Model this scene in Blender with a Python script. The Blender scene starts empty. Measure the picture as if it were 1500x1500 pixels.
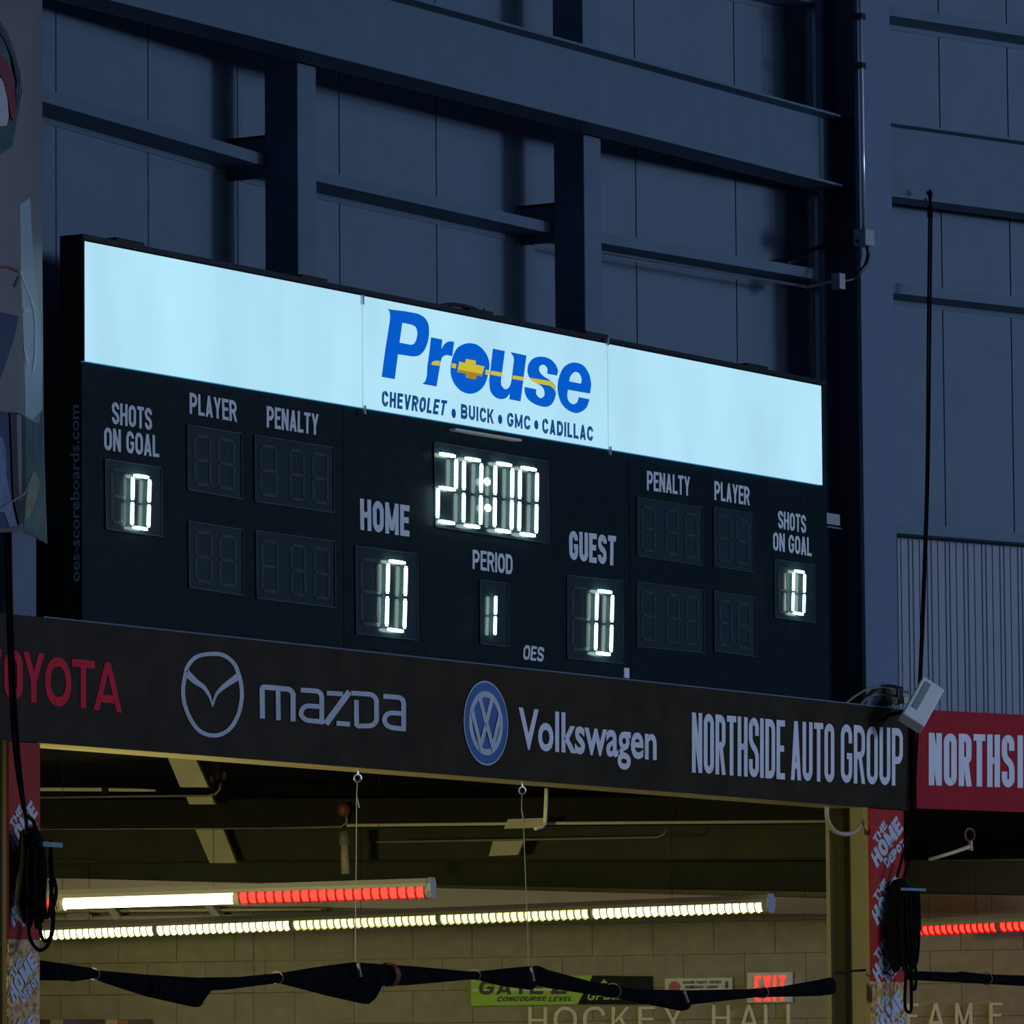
import bpy, math, random
from mathutils import Vector, Matrix
from mathutils.geometry import tessellate_polygon

# ------------------------------------------------------------------ camera
random.seed(7)
SC = bpy.context.scene
COL = SC.collection
FPX, YAW, PITCH, ROLL = 9137.325, 0.548625, 0.0954821, -0.0079949
CAM = Vector((-28.365915, -20.136707, 2.0))
_f = Vector((math.cos(PITCH)*math.cos(YAW), math.cos(PITCH)*math.sin(YAW), math.sin(PITCH)))
_r = _f.cross(Vector((0, 0, 1))).normalized()
_u = _r.cross(_f)
RIGHT = math.cos(ROLL)*_r + math.sin(ROLL)*_u
UP = -math.sin(ROLL)*_r + math.cos(ROLL)*_u
FWD = _f
cam_data = bpy.data.cameras.new('camera')
cam_data.sensor_width = 36.0
cam_data.lens = FPX/1500*36.0
cam_data.clip_end = 300
cam = bpy.data.objects.new('camera', cam_data)
COL.objects.link(cam)
m = Matrix((RIGHT, UP, -FWD)).transposed().to_4x4()
m.translation = CAM
cam.matrix_world = m
SC.camera = cam

# ------------------------------------------------------------------ view, world, arena light
SC.view_settings.view_transform = 'Standard'
SC.view_settings.look = 'None'
SC.view_settings.exposure = 0.0
SC.view_settings.gamma = 1.0
SC.view_settings.use_curve_mapping = False
W = bpy.data.worlds.new('dim_arena')
SC.world = W
W.use_nodes = True
bg = W.node_tree.nodes['Background']
bg.inputs[0].default_value = (0.25, 0.48, 1.0, 1)
bg.inputs[1].default_value = 0.048

def area_light(name, loc, target, size, power, color):
    d = bpy.data.lights.new(name, 'AREA')
    d.shape = 'RECTANGLE'; d.size, d.size_y = size
    d.energy = power; d.color = color
    o = bpy.data.objects.new(name, d)
    COL.objects.link(o)
    o.location = loc
    o.rotation_euler = (Vector(target)-Vector(loc)).to_track_quat('-Z', 'Y').to_euler()
    return o
# the lit far side of the rink; the wide fill is added for softer shadows
area_light('arena_light', (13.5, -24, 7.2), (5, 0, 6.6), (3.2, 2.6), 1050, (0.56, 0.68, 1.0))
area_light('rink_fill', (16, -25, 8.0), (15, 0, 6.8), (26, 5), 1250, (0.50, 0.66, 1.0))
# added unseen lamp, outside the frame at left, to brighten the right column
area_light('concourse_fill', (-1.05, 2.0, 3.3), (9.2, 1.2, 2.0), (.5, .5), 170, (1.0, .93, .45))

# ------------------------------------------------------------------ photo measurements -> points on real planes
def ray(x, y):
    return ((x-750)/FPX*RIGHT + (750-y)/FPX*UP + FWD).normalized()
def U(x, y, pl):
    n, o = pl
    d = ray(x, y)
    return CAM + d*((o-CAM).dot(n)/d.dot(n))
def PY(v): return (Vector((0, 1, 0)), Vector((0, v, 0)))
def PX(v): return (Vector((1, 0, 0)), Vector((v, 0, 0)))
def PZ(v): return (Vector((0, 0, 1)), Vector((0, 0, v)))
def D(x, y, t): return CAM + ray(x, y)*t

class Facet:
    """A vertical plane: origin o, running along d, n points to the rink."""
    def __init__(s, o, deg):
        s.o = Vector(o); a = math.radians(deg)
        s.d = Vector((math.cos(a), math.sin(a), 0)); s.n = Vector((math.sin(a), -math.cos(a), 0))
    def pl(s, off=0.0): return (s.n, s.o + s.n*off)
    def at(s, a, off, z): return Vector((s.o.x, s.o.y, 0)) + s.d*a + s.n*off + Vector((0, 0, z))
    def px(s, x, y, off=0.0): return U(x, y, s.pl(off))
    def s_of(s, p): return (p-s.o).dot(s.d)

# ------------------------------------------------------------------ mesh building
class MB:
    def __init__(s): s.v = []; s.f = []
    def add(s, vs, fs):
        b = len(s.v); s.v += [Vector(p) for p in vs]; s.f += [tuple(i+b for i in f) for f in fs]; return s
    def poly(s, pts): return s.add(pts, [tuple(range(len(pts)))])
    def polys(s, pgs, mapf):
        for k, pg in enumerate(pgs):          # overlapping strokes lie a hair apart
            s.poly([Vector(mapf(*p))+Vector((0, -.0002*(k % 9), 0)) for p in pg])
        return s
    def prism(s, pts, vec):
        n = len(pts); vec = Vector(vec); pts = [Vector(p) for p in pts]
        fs = [tuple(range(n)), tuple(range(2*n-1, n-1, -1))]
        fs += [(i, i+n, (i+1) % n + n, (i+1) % n) for i in range(n)]
        return s.add(pts+[p+vec for p in pts], fs)
    def box(s, a, b):
        x0, y0, z0 = a; x1, y1, z1 = b
        return s.prism([(x0, y0, z0), (x1, y0, z0), (x1, y1, z0), (x0, y1, z0)], (0, 0, z1-z0))
    def fbox(s, F, s0, s1, o0, o1, z0, z1):
        return s.prism([F.at(s0, o0, z0), F.at(s1, o0, z0), F.at(s1, o1, z0), F.at(s0, o1, z0)], (0, 0, z1-z0))
    def bar(s, p, q, w, h, up=(0, 0, 1)):
        p, q = Vector(p), Vector(q); a = (q-p).normalized(); up = Vector(up)
        sd = a.cross(up).normalized()*w/2; u2 = sd.cross(a).normalized()*h/2
        return s.prism([p-sd-u2, p+sd-u2, p+sd+u2, p-sd+u2], q-p)
    def tube(s, path, r, n=8, closed=False, cap=True):
        path = [Vector(p) for p in path]; N = len(path)
        rs = r if isinstance(r, (list, tuple)) else [r]*N
        b = len(s.v); ref = None
        for i, p in enumerate(path):
            if closed: t = path[(i+1) % N]-path[i-1]
            else: t = path[min(i+1, N-1)]-path[max(i-1, 0)]
            t.normalize()
            if ref is None:
                ref = t.orthogonal().normalized()
            ref = (ref - t*ref.dot(t)).normalized()
            bi = t.cross(ref)
            for k in range(n):
                a = 2*math.pi*k/n
                s.v.append(p + (ref*math.cos(a)+bi*math.sin(a))*rs[i])
        for i in range(N if closed else N-1):
            j = (i+1) % N
            for k in range(n):
                k2 = (k+1) % n
                s.f.append((b+i*n+k, b+i*n+k2, b+j*n+k2, b+j*n+k))
        if cap and not closed:
            s.f.append(tuple(b+k for k in range(n))[::-1]); s.f.append(tuple(b+(N-1)*n+k for k in range(n)))
        return s
    def cyl(s, p, q, r, n=12): return s.tube([p, q], r, n)
    def fill(s, loops, mapf):
        """Flat filled shape, later loops are holes; 2D points mapped to 3D."""
        L3 = [[Vector((x, y, 0)) for x, y in l] for l in loops]
        flat = [p for l in loops for p in l]
        tri = tessellate_polygon(L3)
        return s.add([mapf(x, y) for x, y in flat], [tuple(t) for t in tri])
    def build(s, name, mat, parent=None, smooth=False, bevel=0):
        me = bpy.data.meshes.new(name)
        if parent is None:
            lo = Vector([min(v[i] for v in s.v) for i in range(3)]); hi = Vector([max(v[i] for v in s.v) for i in range(3)])
            org = Vector(((lo.x+hi.x)/2, (lo.y+hi.y)/2, lo.z))
        else:
            org = Vector(); p = parent
            while p: org = org + p.location; p = p.parent
        me.from_pydata([v-org for v in s.v], [], s.f)
        import bmesh
        bm = bmesh.new(); bm.from_mesh(me)
        bmesh.ops.recalc_face_normals(bm, faces=bm.faces)
        bm.to_mesh(me); bm.free()
        me.materials.append(mat)
        if smooth:
            for p in me.polygons: p.use_smooth = True
        o = bpy.data.objects.new(name, me); COL.objects.link(o)
        if parent is None: o.location = org
        else: o.parent = parent
        if bevel:
            b = o.modifiers.new('bevel', 'BEVEL'); b.width = bevel; b.segments = 2; b.limit_method = 'ANGLE'
        return o

def tag(o, label=None, cat=None, group=None, kind=None):
    if label: o['label'] = label
    if cat: o['category'] = cat
    if group: o['group'] = group
    if kind: o['kind'] = kind
    return o
def thing(name, loc, label, cat, group=None):
    o = bpy.data.objects.new(name, None); COL.objects.link(o)
    o.empty_display_size = 0.1; o.location = loc
    return tag(o, label, cat, group)
def structure(name, mb, mat): return tag(mb.build(name, mat), kind='structure')

# ------------------------------------------------------------------ materials (all procedural)
def srgb(r, g, b):
    f = lambda c: (c/12.92 if c <= .04045 else ((c+.055)/1.055)**2.4)
    return (f(r/255), f(g/255), f(b/255))
def mat(name, col, rough=.6, metal=0, vary=.12, scale=6, spec=.5, bump=0, trans=0, col2=None, detail=4):
    M = bpy.data.materials.new(name); M.use_nodes = True
    nt = M.node_tree; P = nt.nodes['Principled BSDF']
    P.inputs['Roughness'].default_value = rough; P.inputs['Metallic'].default_value = metal
    P.inputs['Specular IOR Level'].default_value = spec
    tc = nt.nodes.new('ShaderNodeTexCoord'); nz = nt.nodes.new('ShaderNodeTexNoise')
    nz.inputs['Scale'].default_value = scale; nz.inputs['Detail'].default_value = detail
    nt.links.new(tc.outputs['Object'], nz.inputs['Vector'])
    rp = nt.nodes.new('ShaderNodeValToRGB')
    c1 = [c*(1-vary) for c in col]; c2 = [min(1, c*(1+vary)) for c in (col2 or col)]
    rp.color_ramp.elements[0].position = .3; rp.color_ramp.elements[1].position = .7
    rp.color_ramp.elements[0].color = (*c1, 1); rp.color_ramp.elements[1].color = (*c2, 1)
    nt.links.new(nz.outputs['Fac'], rp.inputs['Fac']); nt.links.new(rp.outputs['Color'], P.inputs['Base Color'])
    if bump:
        bp = nt.nodes.new('ShaderNodeBump'); bp.inputs['Strength'].default_value = bump
        bp.inputs['Distance'].default_value = .02
        nt.links.new(nz.outputs['Fac'], bp.inputs['Height']); nt.links.new(bp.outputs['Normal'], P.inputs['Normal'])
    if trans:
        tr = nt.nodes.new('ShaderNodeBsdfTranslucent'); mx = nt.nodes.new('ShaderNodeMixShader')
        mx.inputs[0].default_value = trans
        nt.links.new(rp.outputs['Color'], tr.inputs['Color'])
        nt.links.new(P.outputs[0], mx.inputs[1]); nt.links.new(tr.outputs[0], mx.inputs[2])
        nt.links.new(mx.outputs[0], nt.nodes['Material Output'].inputs[0])
    return M
def glow(name, col, strength, vary=0, scale=(1, 1, 1)):
    M = bpy.data.materials.new(name); M.use_nodes = True
    nt = M.node_tree; nt.nodes.remove(nt.nodes['Principled BSDF'])
    E = nt.nodes.new('ShaderNodeEmission'); E.inputs[0].default_value = (*col, 1); E.inputs[1].default_value = strength
    if vary:
        tc = nt.nodes.new('ShaderNodeTexCoord'); mp = nt.nodes.new('ShaderNodeMapping'); nz = nt.nodes.new('ShaderNodeTexNoise')
        mp.inputs['Scale'].default_value = scale; nz.inputs['Scale'].default_value = 1; nz.inputs['Detail'].default_value = 2
        mr = nt.nodes.new('ShaderNodeMapRange'); mr.inputs[1].default_value = .3; mr.inputs[2].default_value = .7
        mr.inputs[3].default_value = strength*(1-vary); mr.inputs[4].default_value = strength*(1+vary)
        nt.links.new(tc.outputs['Object'], mp.inputs[0]); nt.links.new(mp.outputs[0], nz.inputs['Vector'])
        nt.links.new(nz.outputs['Fac'], mr.inputs[0]); nt.links.new(mr.outputs[0], E.inputs[1])
    nt.links.new(E.outputs[0], nt.nodes['Material Output'].inputs[0])
    return M

M_panel = mat('painted_wall_panel', (.128, .19, .255), .75, vary=.05, scale=3)
M_steel = mat('grey_painted_steel', (.115, .175, .235), .6, vary=.06, scale=5, spec=.2)
M_steel2 = mat('grey_painted_column_steel', (.135, .185, .26), .55, vary=.05, scale=5, spec=.2)
M_rib = mat('ribbed_liner_sheet', (.21, .25, .31), .55, vary=.04)
M_black = mat('black_scoreboard_face', (.008, .018, .022), .5, vary=.2, scale=20, spec=.06)
M_cabside = mat('black_cabinet_metal', (.012, .017, .019), .55, vary=.2, scale=20, spec=.2)
M_window = mat('smoked_digit_window', (.026, .046, .050), .17, vary=.15, scale=40, spec=.38)
M_unlit = mat('unlit_led', (.042, .064, .066), .4, vary=.3, scale=60, spec=.2)
M_wframe = mat('window_rim', (.045, .07, .075), .35, vary=.1, spec=.3)
M_capt = mat('grey_white_vinyl_lettering', (.76, .80, .84), .55, vary=.05, scale=10)
M_sidecapt = mat('dull_grey_lettering', (.80, .82, .88), .6, vary=.1, scale=10)
M_fascia = mat('black_vinyl_banner', (.036, .029, .018), .5, vary=.25, scale=4, spec=.06)
M_red = mat('red_vinyl_banner', (.40, .016, .030), .6, vary=.08, scale=2, spec=.1)
M_white = mat('white_vinyl_lettering', (.78, .81, .86), .55, vary=.05, scale=8)
M_redlet = mat('red_vinyl_lettering', (.80, .020, .050), .55, vary=.1, scale=8, spec=.1)
M_vwblue = mat('blue_vinyl', (.02, .12, .36), .5, vary=.2, scale=6)
M_silver = mat('silver_vinyl', (.52, .57, .63), .45, vary=.12, scale=8)
M_rope = mat('black_rope', (.005, .005, .006), .85, vary=.3, scale=60, spec=.1)
M_blackcloth = mat('black_cloth', (.006, .006, .008), .95, vary=.3, scale=20, bump=.3, spec=.05)
M_galv = mat('galvanised_conduit', (.60, .62, .65), .25, metal=.6, vary=.1, scale=12)
M_jbox = mat('grey_junction_box', (.30, .34, .36), .5, vary=.1)
M_hose = mat('black_flex_hose', (.02, .02, .02), .35, vary=.2, scale=40)
M_wrap = mat('orange_red_column_wrap', (.42, .036, .026), .6, vary=.12, scale=5, spec=.15)
M_wraplet = mat('pale_wrap_print', (.55, .60, .68), .5, vary=.06)
M_peel = mat('peeled_rusty_foil', (.34, .085, .008), .5, metal=0, vary=.25, scale=26, bump=.6, col2=(.80, .52, .20), detail=12)
M_tan = mat('tan_painted_steel', (.52, .49, .29), .6, vary=.08, scale=5)
M_block = mat('tan_painted_block', (.36, .32, .20), .8, vary=.10, scale=9, bump=.15)
M_mortar = mat('block_mortar', (.27, .24, .15), .9, vary=.1)
M_band = mat('pale_bulkhead_paint', (.74, .64, .59), .7, vary=.05)
M_dark = mat('black_painted_ceiling_steel', (.018, .018, .013), .8, vary=.2, scale=4, spec=.1)
M_olive = mat('dark_olive_duct', (.050, .052, .030), .8, vary=.15, scale=4, spec=.1)
M_pipe = mat('painted_pipe', (.66, .61, .36), .45, vary=.1, scale=10)
M_dpipe = mat('dull_pipe', (.20, .19, .14), .5, vary=.15, scale=10)
M_beige = mat('beige_fitting', (.48, .42, .28), .5, vary=.1)
M_redknob = mat('dull_red_fitting', (.16, .035, .025), .5, vary=.1)
M_house = mat('fixture_housing', (.42, .40, .33), .5, vary=.05)
M_cap = mat('grey_blue_end_cap', (.35, .38, .48), .45, vary=.06)
M_box = mat('off_white_plastic', (.86, .86, .83), .5, vary=.05)
M_boxscreen = mat('grey_glass', (.30, .36, .36), .15, vary=.05)
M_lettermetal = mat('brushed_beige_letter', (.80, .72, .48), .45, vary=.06)
M_signwhite = mat('white_sign_plastic', (.70, .68, .60), .5, vary=.04)
M_green = mat('lime_green_sign', (.34, .62, .02), .45, vary=.05)
M_blacksign = mat('black_sign', (.018, .020, .018), .5, vary=.1, spec=.05)
M_signblack = mat('black_sign_print', (.02, .025, .03), .5, vary=.1)
M_greenlet = mat('pale_green_print', (.42, .62, .10), .5, vary=.05)
M_cord = mat('white_cord', (.30, .30, .27), .7, vary=.1)
M_eye = mat('steel_eye_hook', (.5, .52, .55), .3, metal=.7, vary=.1)
M_concrete = mat('concrete_floor', (.25, .24, .22), .7, vary=.1, scale=2)

E_sign = glow('backlit_sign_face', (.44, .76, .93), 1.0, vary=.07, scale=(1.6, 1, .7))
E_added_edge = glow('added_edge_glow', (.05, .40, .75), .55)  # glow added to the lower edge to tint the face below
E_blue = glow('backlit_blue_print', (.002, .11, .62), .95)
E_navy = glow('backlit_navy_print', (.008, .07, .24), .9)
E_gold = glow('backlit_gold_print', (.62, .52, .04), .95)
E_gold2 = glow('backlit_dark_gold_print', (.42, .24, .02), .9)
E_led = glow('lit_led', (.72, 1.0, .93), 5.0)
E_tube = glow('fluorescent_tube', (1.0, 1.0, .74), 7.0)
E_lensA = glow('bright_fluorescent_lens', (.97, 1.0, .52), 6.0)
E_lensB = glow('yellowish_fluorescent_lens', (.92, .93, .34), 2.8)
E_lensR = glow('red_fluorescent_lens', (1.0, .028, .018), 4.0)
E_exit = glow('exit_letter', (1.0, .05, .035), 1.5)
M_bladew = mat('white_louvre_blade', (.75, .72, .50), .5, vary=.03)
M_blader = mat('red_louvre_blade', (.65, .03, .02), .5, vary=.03)

# ------------------------------------------------------------------ stroke lettering
def fillet(pts, r, closed=False):
    n = len(pts); out = []
    for i, p in enumerate(pts):
        rad = r[i] if isinstance(r, (list, tuple)) else r
        if (not closed and i in (0, n-1)) or rad <= 0:
            out.append(p); continue
        a, c = pts[i-1], pts[(i+1) % n]
        va = (a[0]-p[0], a[1]-p[1]); vc = (c[0]-p[0], c[1]-p[1])
        la, lc = math.hypot(*va), math.hypot(*vc)
        q = min(rad, la*.5 if (closed or i > 1) else la*.98, lc*.5 if (closed or i < n-2) else lc*.98)
        A = (p[0]+va[0]/la*q, p[1]+va[1]/la*q); Cc = (p[0]+vc[0]/lc*q, p[1]+vc[1]/lc*q)
        for k in range(6):
            t = k/5
            # rational quarter arc
            w = math.sqrt(.5); b0, b1, b2 = (1-t)**2, 2*t*(1-t)*w, t*t; s = b0+b1+b2
            out.append(((b0*A[0]+b1*p[0]+b2*Cc[0])/s, (b0*A[1]+b1*p[1]+b2*Cc[1])/s))
    return out
def ribbon(pts, t, closed=False):
    """Quads along a 2D polyline, mitred; t is a width or one per point."""
    P = [pts[0]]
    for p in pts[1:]:
        if math.hypot(p[0]-P[-1][0], p[1]-P[-1][1]) > 1e-6: P.append(p)
    if closed and math.hypot(P[0][0]-P[-1][0], P[0][1]-P[-1][1]) < 1e-6: P.pop()
    n = len(P); Ls = []; Rs = []
    for i in range(n):
        tt = (t[min(i, len(t)-1)] if isinstance(t, (list, tuple)) else t)/2
        def dirv(a, b):
            d = (P[b][0]-P[a][0], P[b][1]-P[a][1]); l = math.hypot(*d); return (d[0]/l, d[1]/l)
        if closed: d0, d1 = dirv(i-1, i), dirv(i, (i+1) % n)
        elif i == 0: d0 = d1 = dirv(0, 1)
        elif i == n-1: d0 = d1 = dirv(n-2, n-1)
        else: d0, d1 = dirv(i-1, i), dirv(i, i+1)
        mx, my = d0[0]+d1[0], d0[1]+d1[1]; l = math.hypot(mx, my) or 1e-6
        mx, my = mx/l, my/l; c = max(.45, mx*d1[0]+my*d1[1])
        nx, ny = -my/c*tt, mx/c*tt
        Ls.append((P[i][0]+nx, P[i][1]+ny)); Rs.append((P[i][0]-nx, P[i][1]-ny))
    out = []
    for i in range(n if closed else n-1):
        j = (i+1) % n
        out.append([Rs[i], Rs[j], Ls[j], Ls[i]])
    return out
def slant(x0, x1, y0, y1, t):
    return [[(x0-t/2, y0), (x0+t/2, y0), (x1+t/2, y1), (x1-t/2, y1)]]
RW = {'I': None, ' ': .45, 'M': 1.25, 'W': 1.4, 'L': .84, 'E': .86, 'F': .82, 'T': .92, '-': .7, '.': None, '*': .4, '!': None}
def glyph(ch, w, t, r):
    L, R, B, T, Mi = t/2, w-t/2, t/2, 1-t/2, .5
    r = min(r, (w-t)/2*1.0+1e-6)
    st = lambda x: [[(x-t/2, 0), (x+t/2, 0), (x+t/2, 1), (x-t/2, 1)]]
    hb = lambda y, x0, x1: [[(x0, y-t*.42), (x1, y-t*.42), (x1, y+t*.42), (x0, y+t*.42)]]
    Bh, Th = t*.42, 1-t*.42
    if ch == 'I': return st(w/2)
    if ch == 'A': return slant(L, w/2, 0, 1, t)+slant(R, w/2, 0, 1, t)+hb(.25, w*.22, w*.78)
    if ch == 'B': return st(L)+ribbon(fillet([(L, T), (R*.97, T), (R*.97, Mi), (L, Mi)], r), t)+ribbon(fillet([(L, Mi), (R, Mi), (R, B), (L, B)], r), t)
    if ch == 'C': return ribbon(fillet([(R, .66), (R, T), (L, T), (L, B), (R, B), (R, .34)], r), t)
    if ch == 'D': return ribbon(fillet([(L, T), (R, T), (R, B), (L, B)], [0, r, r, 0], True), t, True)
    if ch == 'E': return st(L)+hb(Bh, L, w)+hb(Th, L, w)+hb(.52, L, w*.92)
    if ch == 'F': return st(L)+hb(Th, L, w)+hb(.52, L, w*.9)
    if ch == 'G': return ribbon(fillet([(R, .68), (R, T), (L, T), (L, B), (R, B), (R, .48)], r), t)+hb(.46, w*.52, w)
    if ch == 'H': return st(L)+st(R)+hb(.5, L, R)
    if ch == 'K': return st(L)+slant(t*1.1, R, .42, 1, t*1.05)+slant(R, w*.45, 0, .62, t*1.05)
    if ch == 'L': return st(L)+hb(Bh, L, w)
    if ch == 'M': return st(L)+st(R)+slant(L, w/2, 1, .12, t*.9)+slant(R, w/2, 1, .12, t*.9)
    if ch == 'N': return st(L)+st(R)+slant(L, R, 1, 0, t)
    if ch == 'O': return ribbon(fillet([(L, T), (R, T), (R, B), (L, B)], r, True), t, True)
    if ch == 'P': return st(L)+ribbon(fillet([(L, T), (R, T), (R, .44), (L, .44)], r), t)
    if ch == 'R': return st(L)+ribbon(fillet([(L, T), (R, T), (R, .48), (L, .48)], r), t)+slant(R*1.02, w*.55, 0, .48, t)
    if ch == 'S': return ribbon(fillet([(R, .70), (R, T), (L, T), (L, .56), (R, .44), (R, B), (L, B), (L, .30)], r), t)
    if ch == 'T': return st(w/2)+hb(Th, 0, w)
    if ch == 'U': return ribbon(fillet([(L, 1), (L, B), (R, B), (R, 1)], r), t)
    if ch == 'V': return slant(w/2, L, 0, 1, t)+slant(w/2, R, 0, 1, t)
    if ch == 'X': return slant(L, R, 0, 1, t)+slant(R, L, 0, 1, t)
    if ch == 'Y': return [[(w/2-t/2, 0), (w/2+t/2, 0), (w/2+t/2, .45), (w/2-t/2, .45)]]+slant(w/2, L, .42, 1, t)+slant(w/2, R, .42, 1, t)
    if ch == '2': return ribbon(fillet([(L, .70), (L, T), (R, T), (R, .55), (L, .25), (L, B)], r), t)+hb(Bh, 0, w)
    if ch == '*': return [[(w/2+.5*.17*math.cos(a*math.pi/6), .42+.085*math.sin(a*math.pi/6)) for a in range(12)]]
    if ch == '-': return hb(.4, 0, w)
    if ch == '.': return [[(0, 0), (t, 0), (t, t), (0, t)]]
    return []
def quad(TL, TR, BR, BL, pl, off=.003):
    a, b, c, d = [U(*p, pl) for p in (TL, TR, BR, BL)]
    n = pl[0]; n = -n if n.dot(CAM-pl[1]) < 0 else n
    o = n*off
    f = lambda u, v: (d*(1-u)+c*u)*(1-v) + (a*(1-u)+b*u)*v + o
    f.A = ((b-a).length+(c-d).length)/((a-d).length+(b-c).length); f.n = n
    return f
def layout(s, A, t, gap, r):
    fixed = sum(t for c in s if RW.get(c, 1) is None)
    rel = sum(RW.get(c, 1) for c in s if RW.get(c, 1) is not None)
    w = (A-fixed-0)/(rel+gap*(len(s)-1))
    x = 0; out = []
    for c in s:
        k = RW.get(c, 1); cw = t if k is None else k*w
        out.append((c, x, cw)); x += cw+gap*w
    return out
def text(mb, s, f, t=.17, gap=.16, r=.3, depth=0):
    A = f.A
    k = 0
    for c, x, cw in layout(s, A, t, gap, r):
        for pg in glyph(c, cw, t, r):
            k += 1; o = f.n*(.0002*(k % 9))
            pts = [f((x+p[0])/A, p[1])+o for p in pg]
            if depth: mb.prism(pts, f.n*depth)
            else: mb.poly(pts)
    return mb
def font_text(mb, s, f, bold=.0, shear=0, xsquash=None):
    """Built-in font, its outline fitted to the quad (bounding box to quad)."""
    cu = bpy.data.curves.new('t', 'FONT'); cu.body = s; cu.offset = bold; cu.shear = shear; cu.resolution_u = 4
    ob = bpy.data.objects.new('t', cu); COL.objects.link(ob)
    dg = bpy.context.evaluated_depsgraph_get()
    me = ob.evaluated_get(dg).to_mesh()
    vs = [(v.co.x, v.co.y) for v in me.vertices]; fs = [tuple(p.vertices) for p in me.polygons]
    ob.evaluated_get(dg).to_mesh_clear()
    bpy.data.objects.remove(ob); bpy.data.curves.remove(cu)
    x0, x1 = min(v[0] for v in vs), max(v[0] for v in vs); y0, y1 = min(v[1] for v in vs), max(v[1] for v in vs)
    mb.add([f((x-x0)/(x1-x0), (y-y0)/(y1-y0)) for x, y in vs], fs)
    return mb
def pxmap(pl, sx, ox, oy, off=.003):
    """Traced crop coordinates (crop scale sx, crop origin ox, oy) -> the plane."""
    n = pl[0]; n = -n if n.dot(CAM-pl[1]) < 0 else n
    return lambda x, y: U(ox+x/sx, oy+y/sx, pl)+n*off
def spline(pts, k=6, closed=True):
    n = len(pts); out = []
    for i in range(n if closed else n-1):
        p0 = pts[i-1] if (closed or i) else pts[0]; p1 = pts[i]; p2 = pts[(i+1) % n]
        p3 = pts[(i+2) % n] if (closed or i < n-2) else pts[-1]
        for j in range(k):
            t = j/k
            out.append(tuple(.5*((2*p1[q])+(-p0[q]+p2[q])*t+(2*p0[q]-5*p1[q]+4*p2[q]-p3[q])*t*t+(-p0[q]+3*p1[q]-3*p2[q]+p3[q])*t**3) for q in (0, 1)))
    if not closed: out.append(tuple(pts[-1]))
    return out
def spline3(pts, k=6):
    pts = [Vector(p) for p in pts]; n = len(pts); out = []
    for i in range(n-1):
        p0 = pts[max(i-1, 0)]; p1 = pts[i]; p2 = pts[i+1]; p3 = pts[min(i+2, n-1)]
        for j in range(k):
            t = j/k
            out.append(.5*((2*p1)+(-p0+p2)*t+(2*p0-5*p1+4*p2-p3)*t*t+(-p0+3*p1-3*p2+p3)*t**3))
    out.append(pts[-1]); return out

# ================================================================== THE HALL: walls, floor, ceiling
F1 = Facet((2.9, .88, 0), 6.5)
F2 = Facet((2.9, .88, 0), 0)
F3 = Facet((6.2, .88, 0), -7)
F4 = Facet((9.5, .475, 0), -17)
ZW0, ZW1 = 4.6, 10.6
def panel_wall(name, F, s0, s1, joints, z0=ZW0):
    mb = MB(); g = .006
    e = [s0]+sorted(joints)+[s1]
    for a, b in zip(e[:-1], e[1:]): mb.fbox(F, a+(g if a != s0 else 0), b-(g if b != s1 else 0), -.07, 0, z0, ZW1)
    mb.fbox(F, s0, s1, -.12, -.07, z0, ZW1)
    return structure(name, mb, M_panel)
js = lambda F, xs, y=250: [F.s_of(F.px(x, y)) for x in xs]
panel_wall('wall_left', F1, -6.0, 0, js(F1, (82, 217, 348)))
panel_wall('wall_back', F2, 0, 3.3, js(F2, (497, 639, 775)))
panel_wall('wall_centre', F3, 0, 3.325, js(F3, (931, 1077, 1190)))
panel_wall('wall_right', F4, 0, 7, js(F4, (1380, 1480), 400))
# concourse wall facing the camera
WA, WB = D(60, 1420, 48.6), D(1330, 1420, 46.6)
wd = math.degrees(math.atan2(WA.y-WB.y, WA.x-WB.x))
FW = Facet((WB.x, WB.y, 0), wd+180)      # runs left -> right in the picture
def PW(off=0): return FW.pl(off)
mb = MB(); ztop = 3.80
course = .2440; zc0 = FW.px(600, 1404.5).z; zlev = [zc0-course*k for k in range(-2, 9)]
sP = FW.s_of(FW.px(372, 1400)); sJ = FW.s_of(FW.px(561, 1400)); blen = FW.s_of(FW.px(648, 1400))-sJ
sE = FW.s_of(FW.px(1535, 1400))
structure('wall_concourse', MB().fbox(FW, -9.0, sE, -.30, -.012, 0, 3.82), M_mortar)
structure('wall_concourse_upper', MB().fbox(FW, -9.0, sE, -.30, -.012, 3.82, 4.5), M_dark)
mb = MB()
for k, zt in enumerate(zlev):
    zb = zt-course
    if zb > 3.9: continue
    s = sJ-30*blen+(blen/2 if k % 2 else 0)
    while s < sE:
        a, b = max(s+.002, -8.8), min(s+blen-.002, sE)
        off = .03 if (a+b)/2 < sP else 0
        if b > a:
            for aa, bb, of in ([(a, min(b, sP), .03), (max(a, sP), b, 0)] if a < sP < b else [(a, b, off)]):
                if bb-aa > .01: mb.fbox(FW, aa, bb, -.02, of, zb+.003, min(zt-.003, ztop))
        s += blen
structure('wall_concourse_block', mb, M_block)
structure('ceiling', MB().prism([(-8, .255, 4.5), (9.6, .255, 4.5), (9.7, .42, 4.5), (16, -1.48, 4.5), (26, -4.4, 4.5), (26, 22, 4.5), (-8, 22, 4.5)], (0, 0, .1)), M_dark)
M_lightfloor = mat('pale_concourse_floor', (.42, .38, .27), .6, vary=.06, scale=1)
M_unseen_floor = mat('unseen_dark_floor', (.03, .035, .04), .8, vary=.1, scale=1)  # unseen rink surface, kept dark so undersides get no bounce
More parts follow.
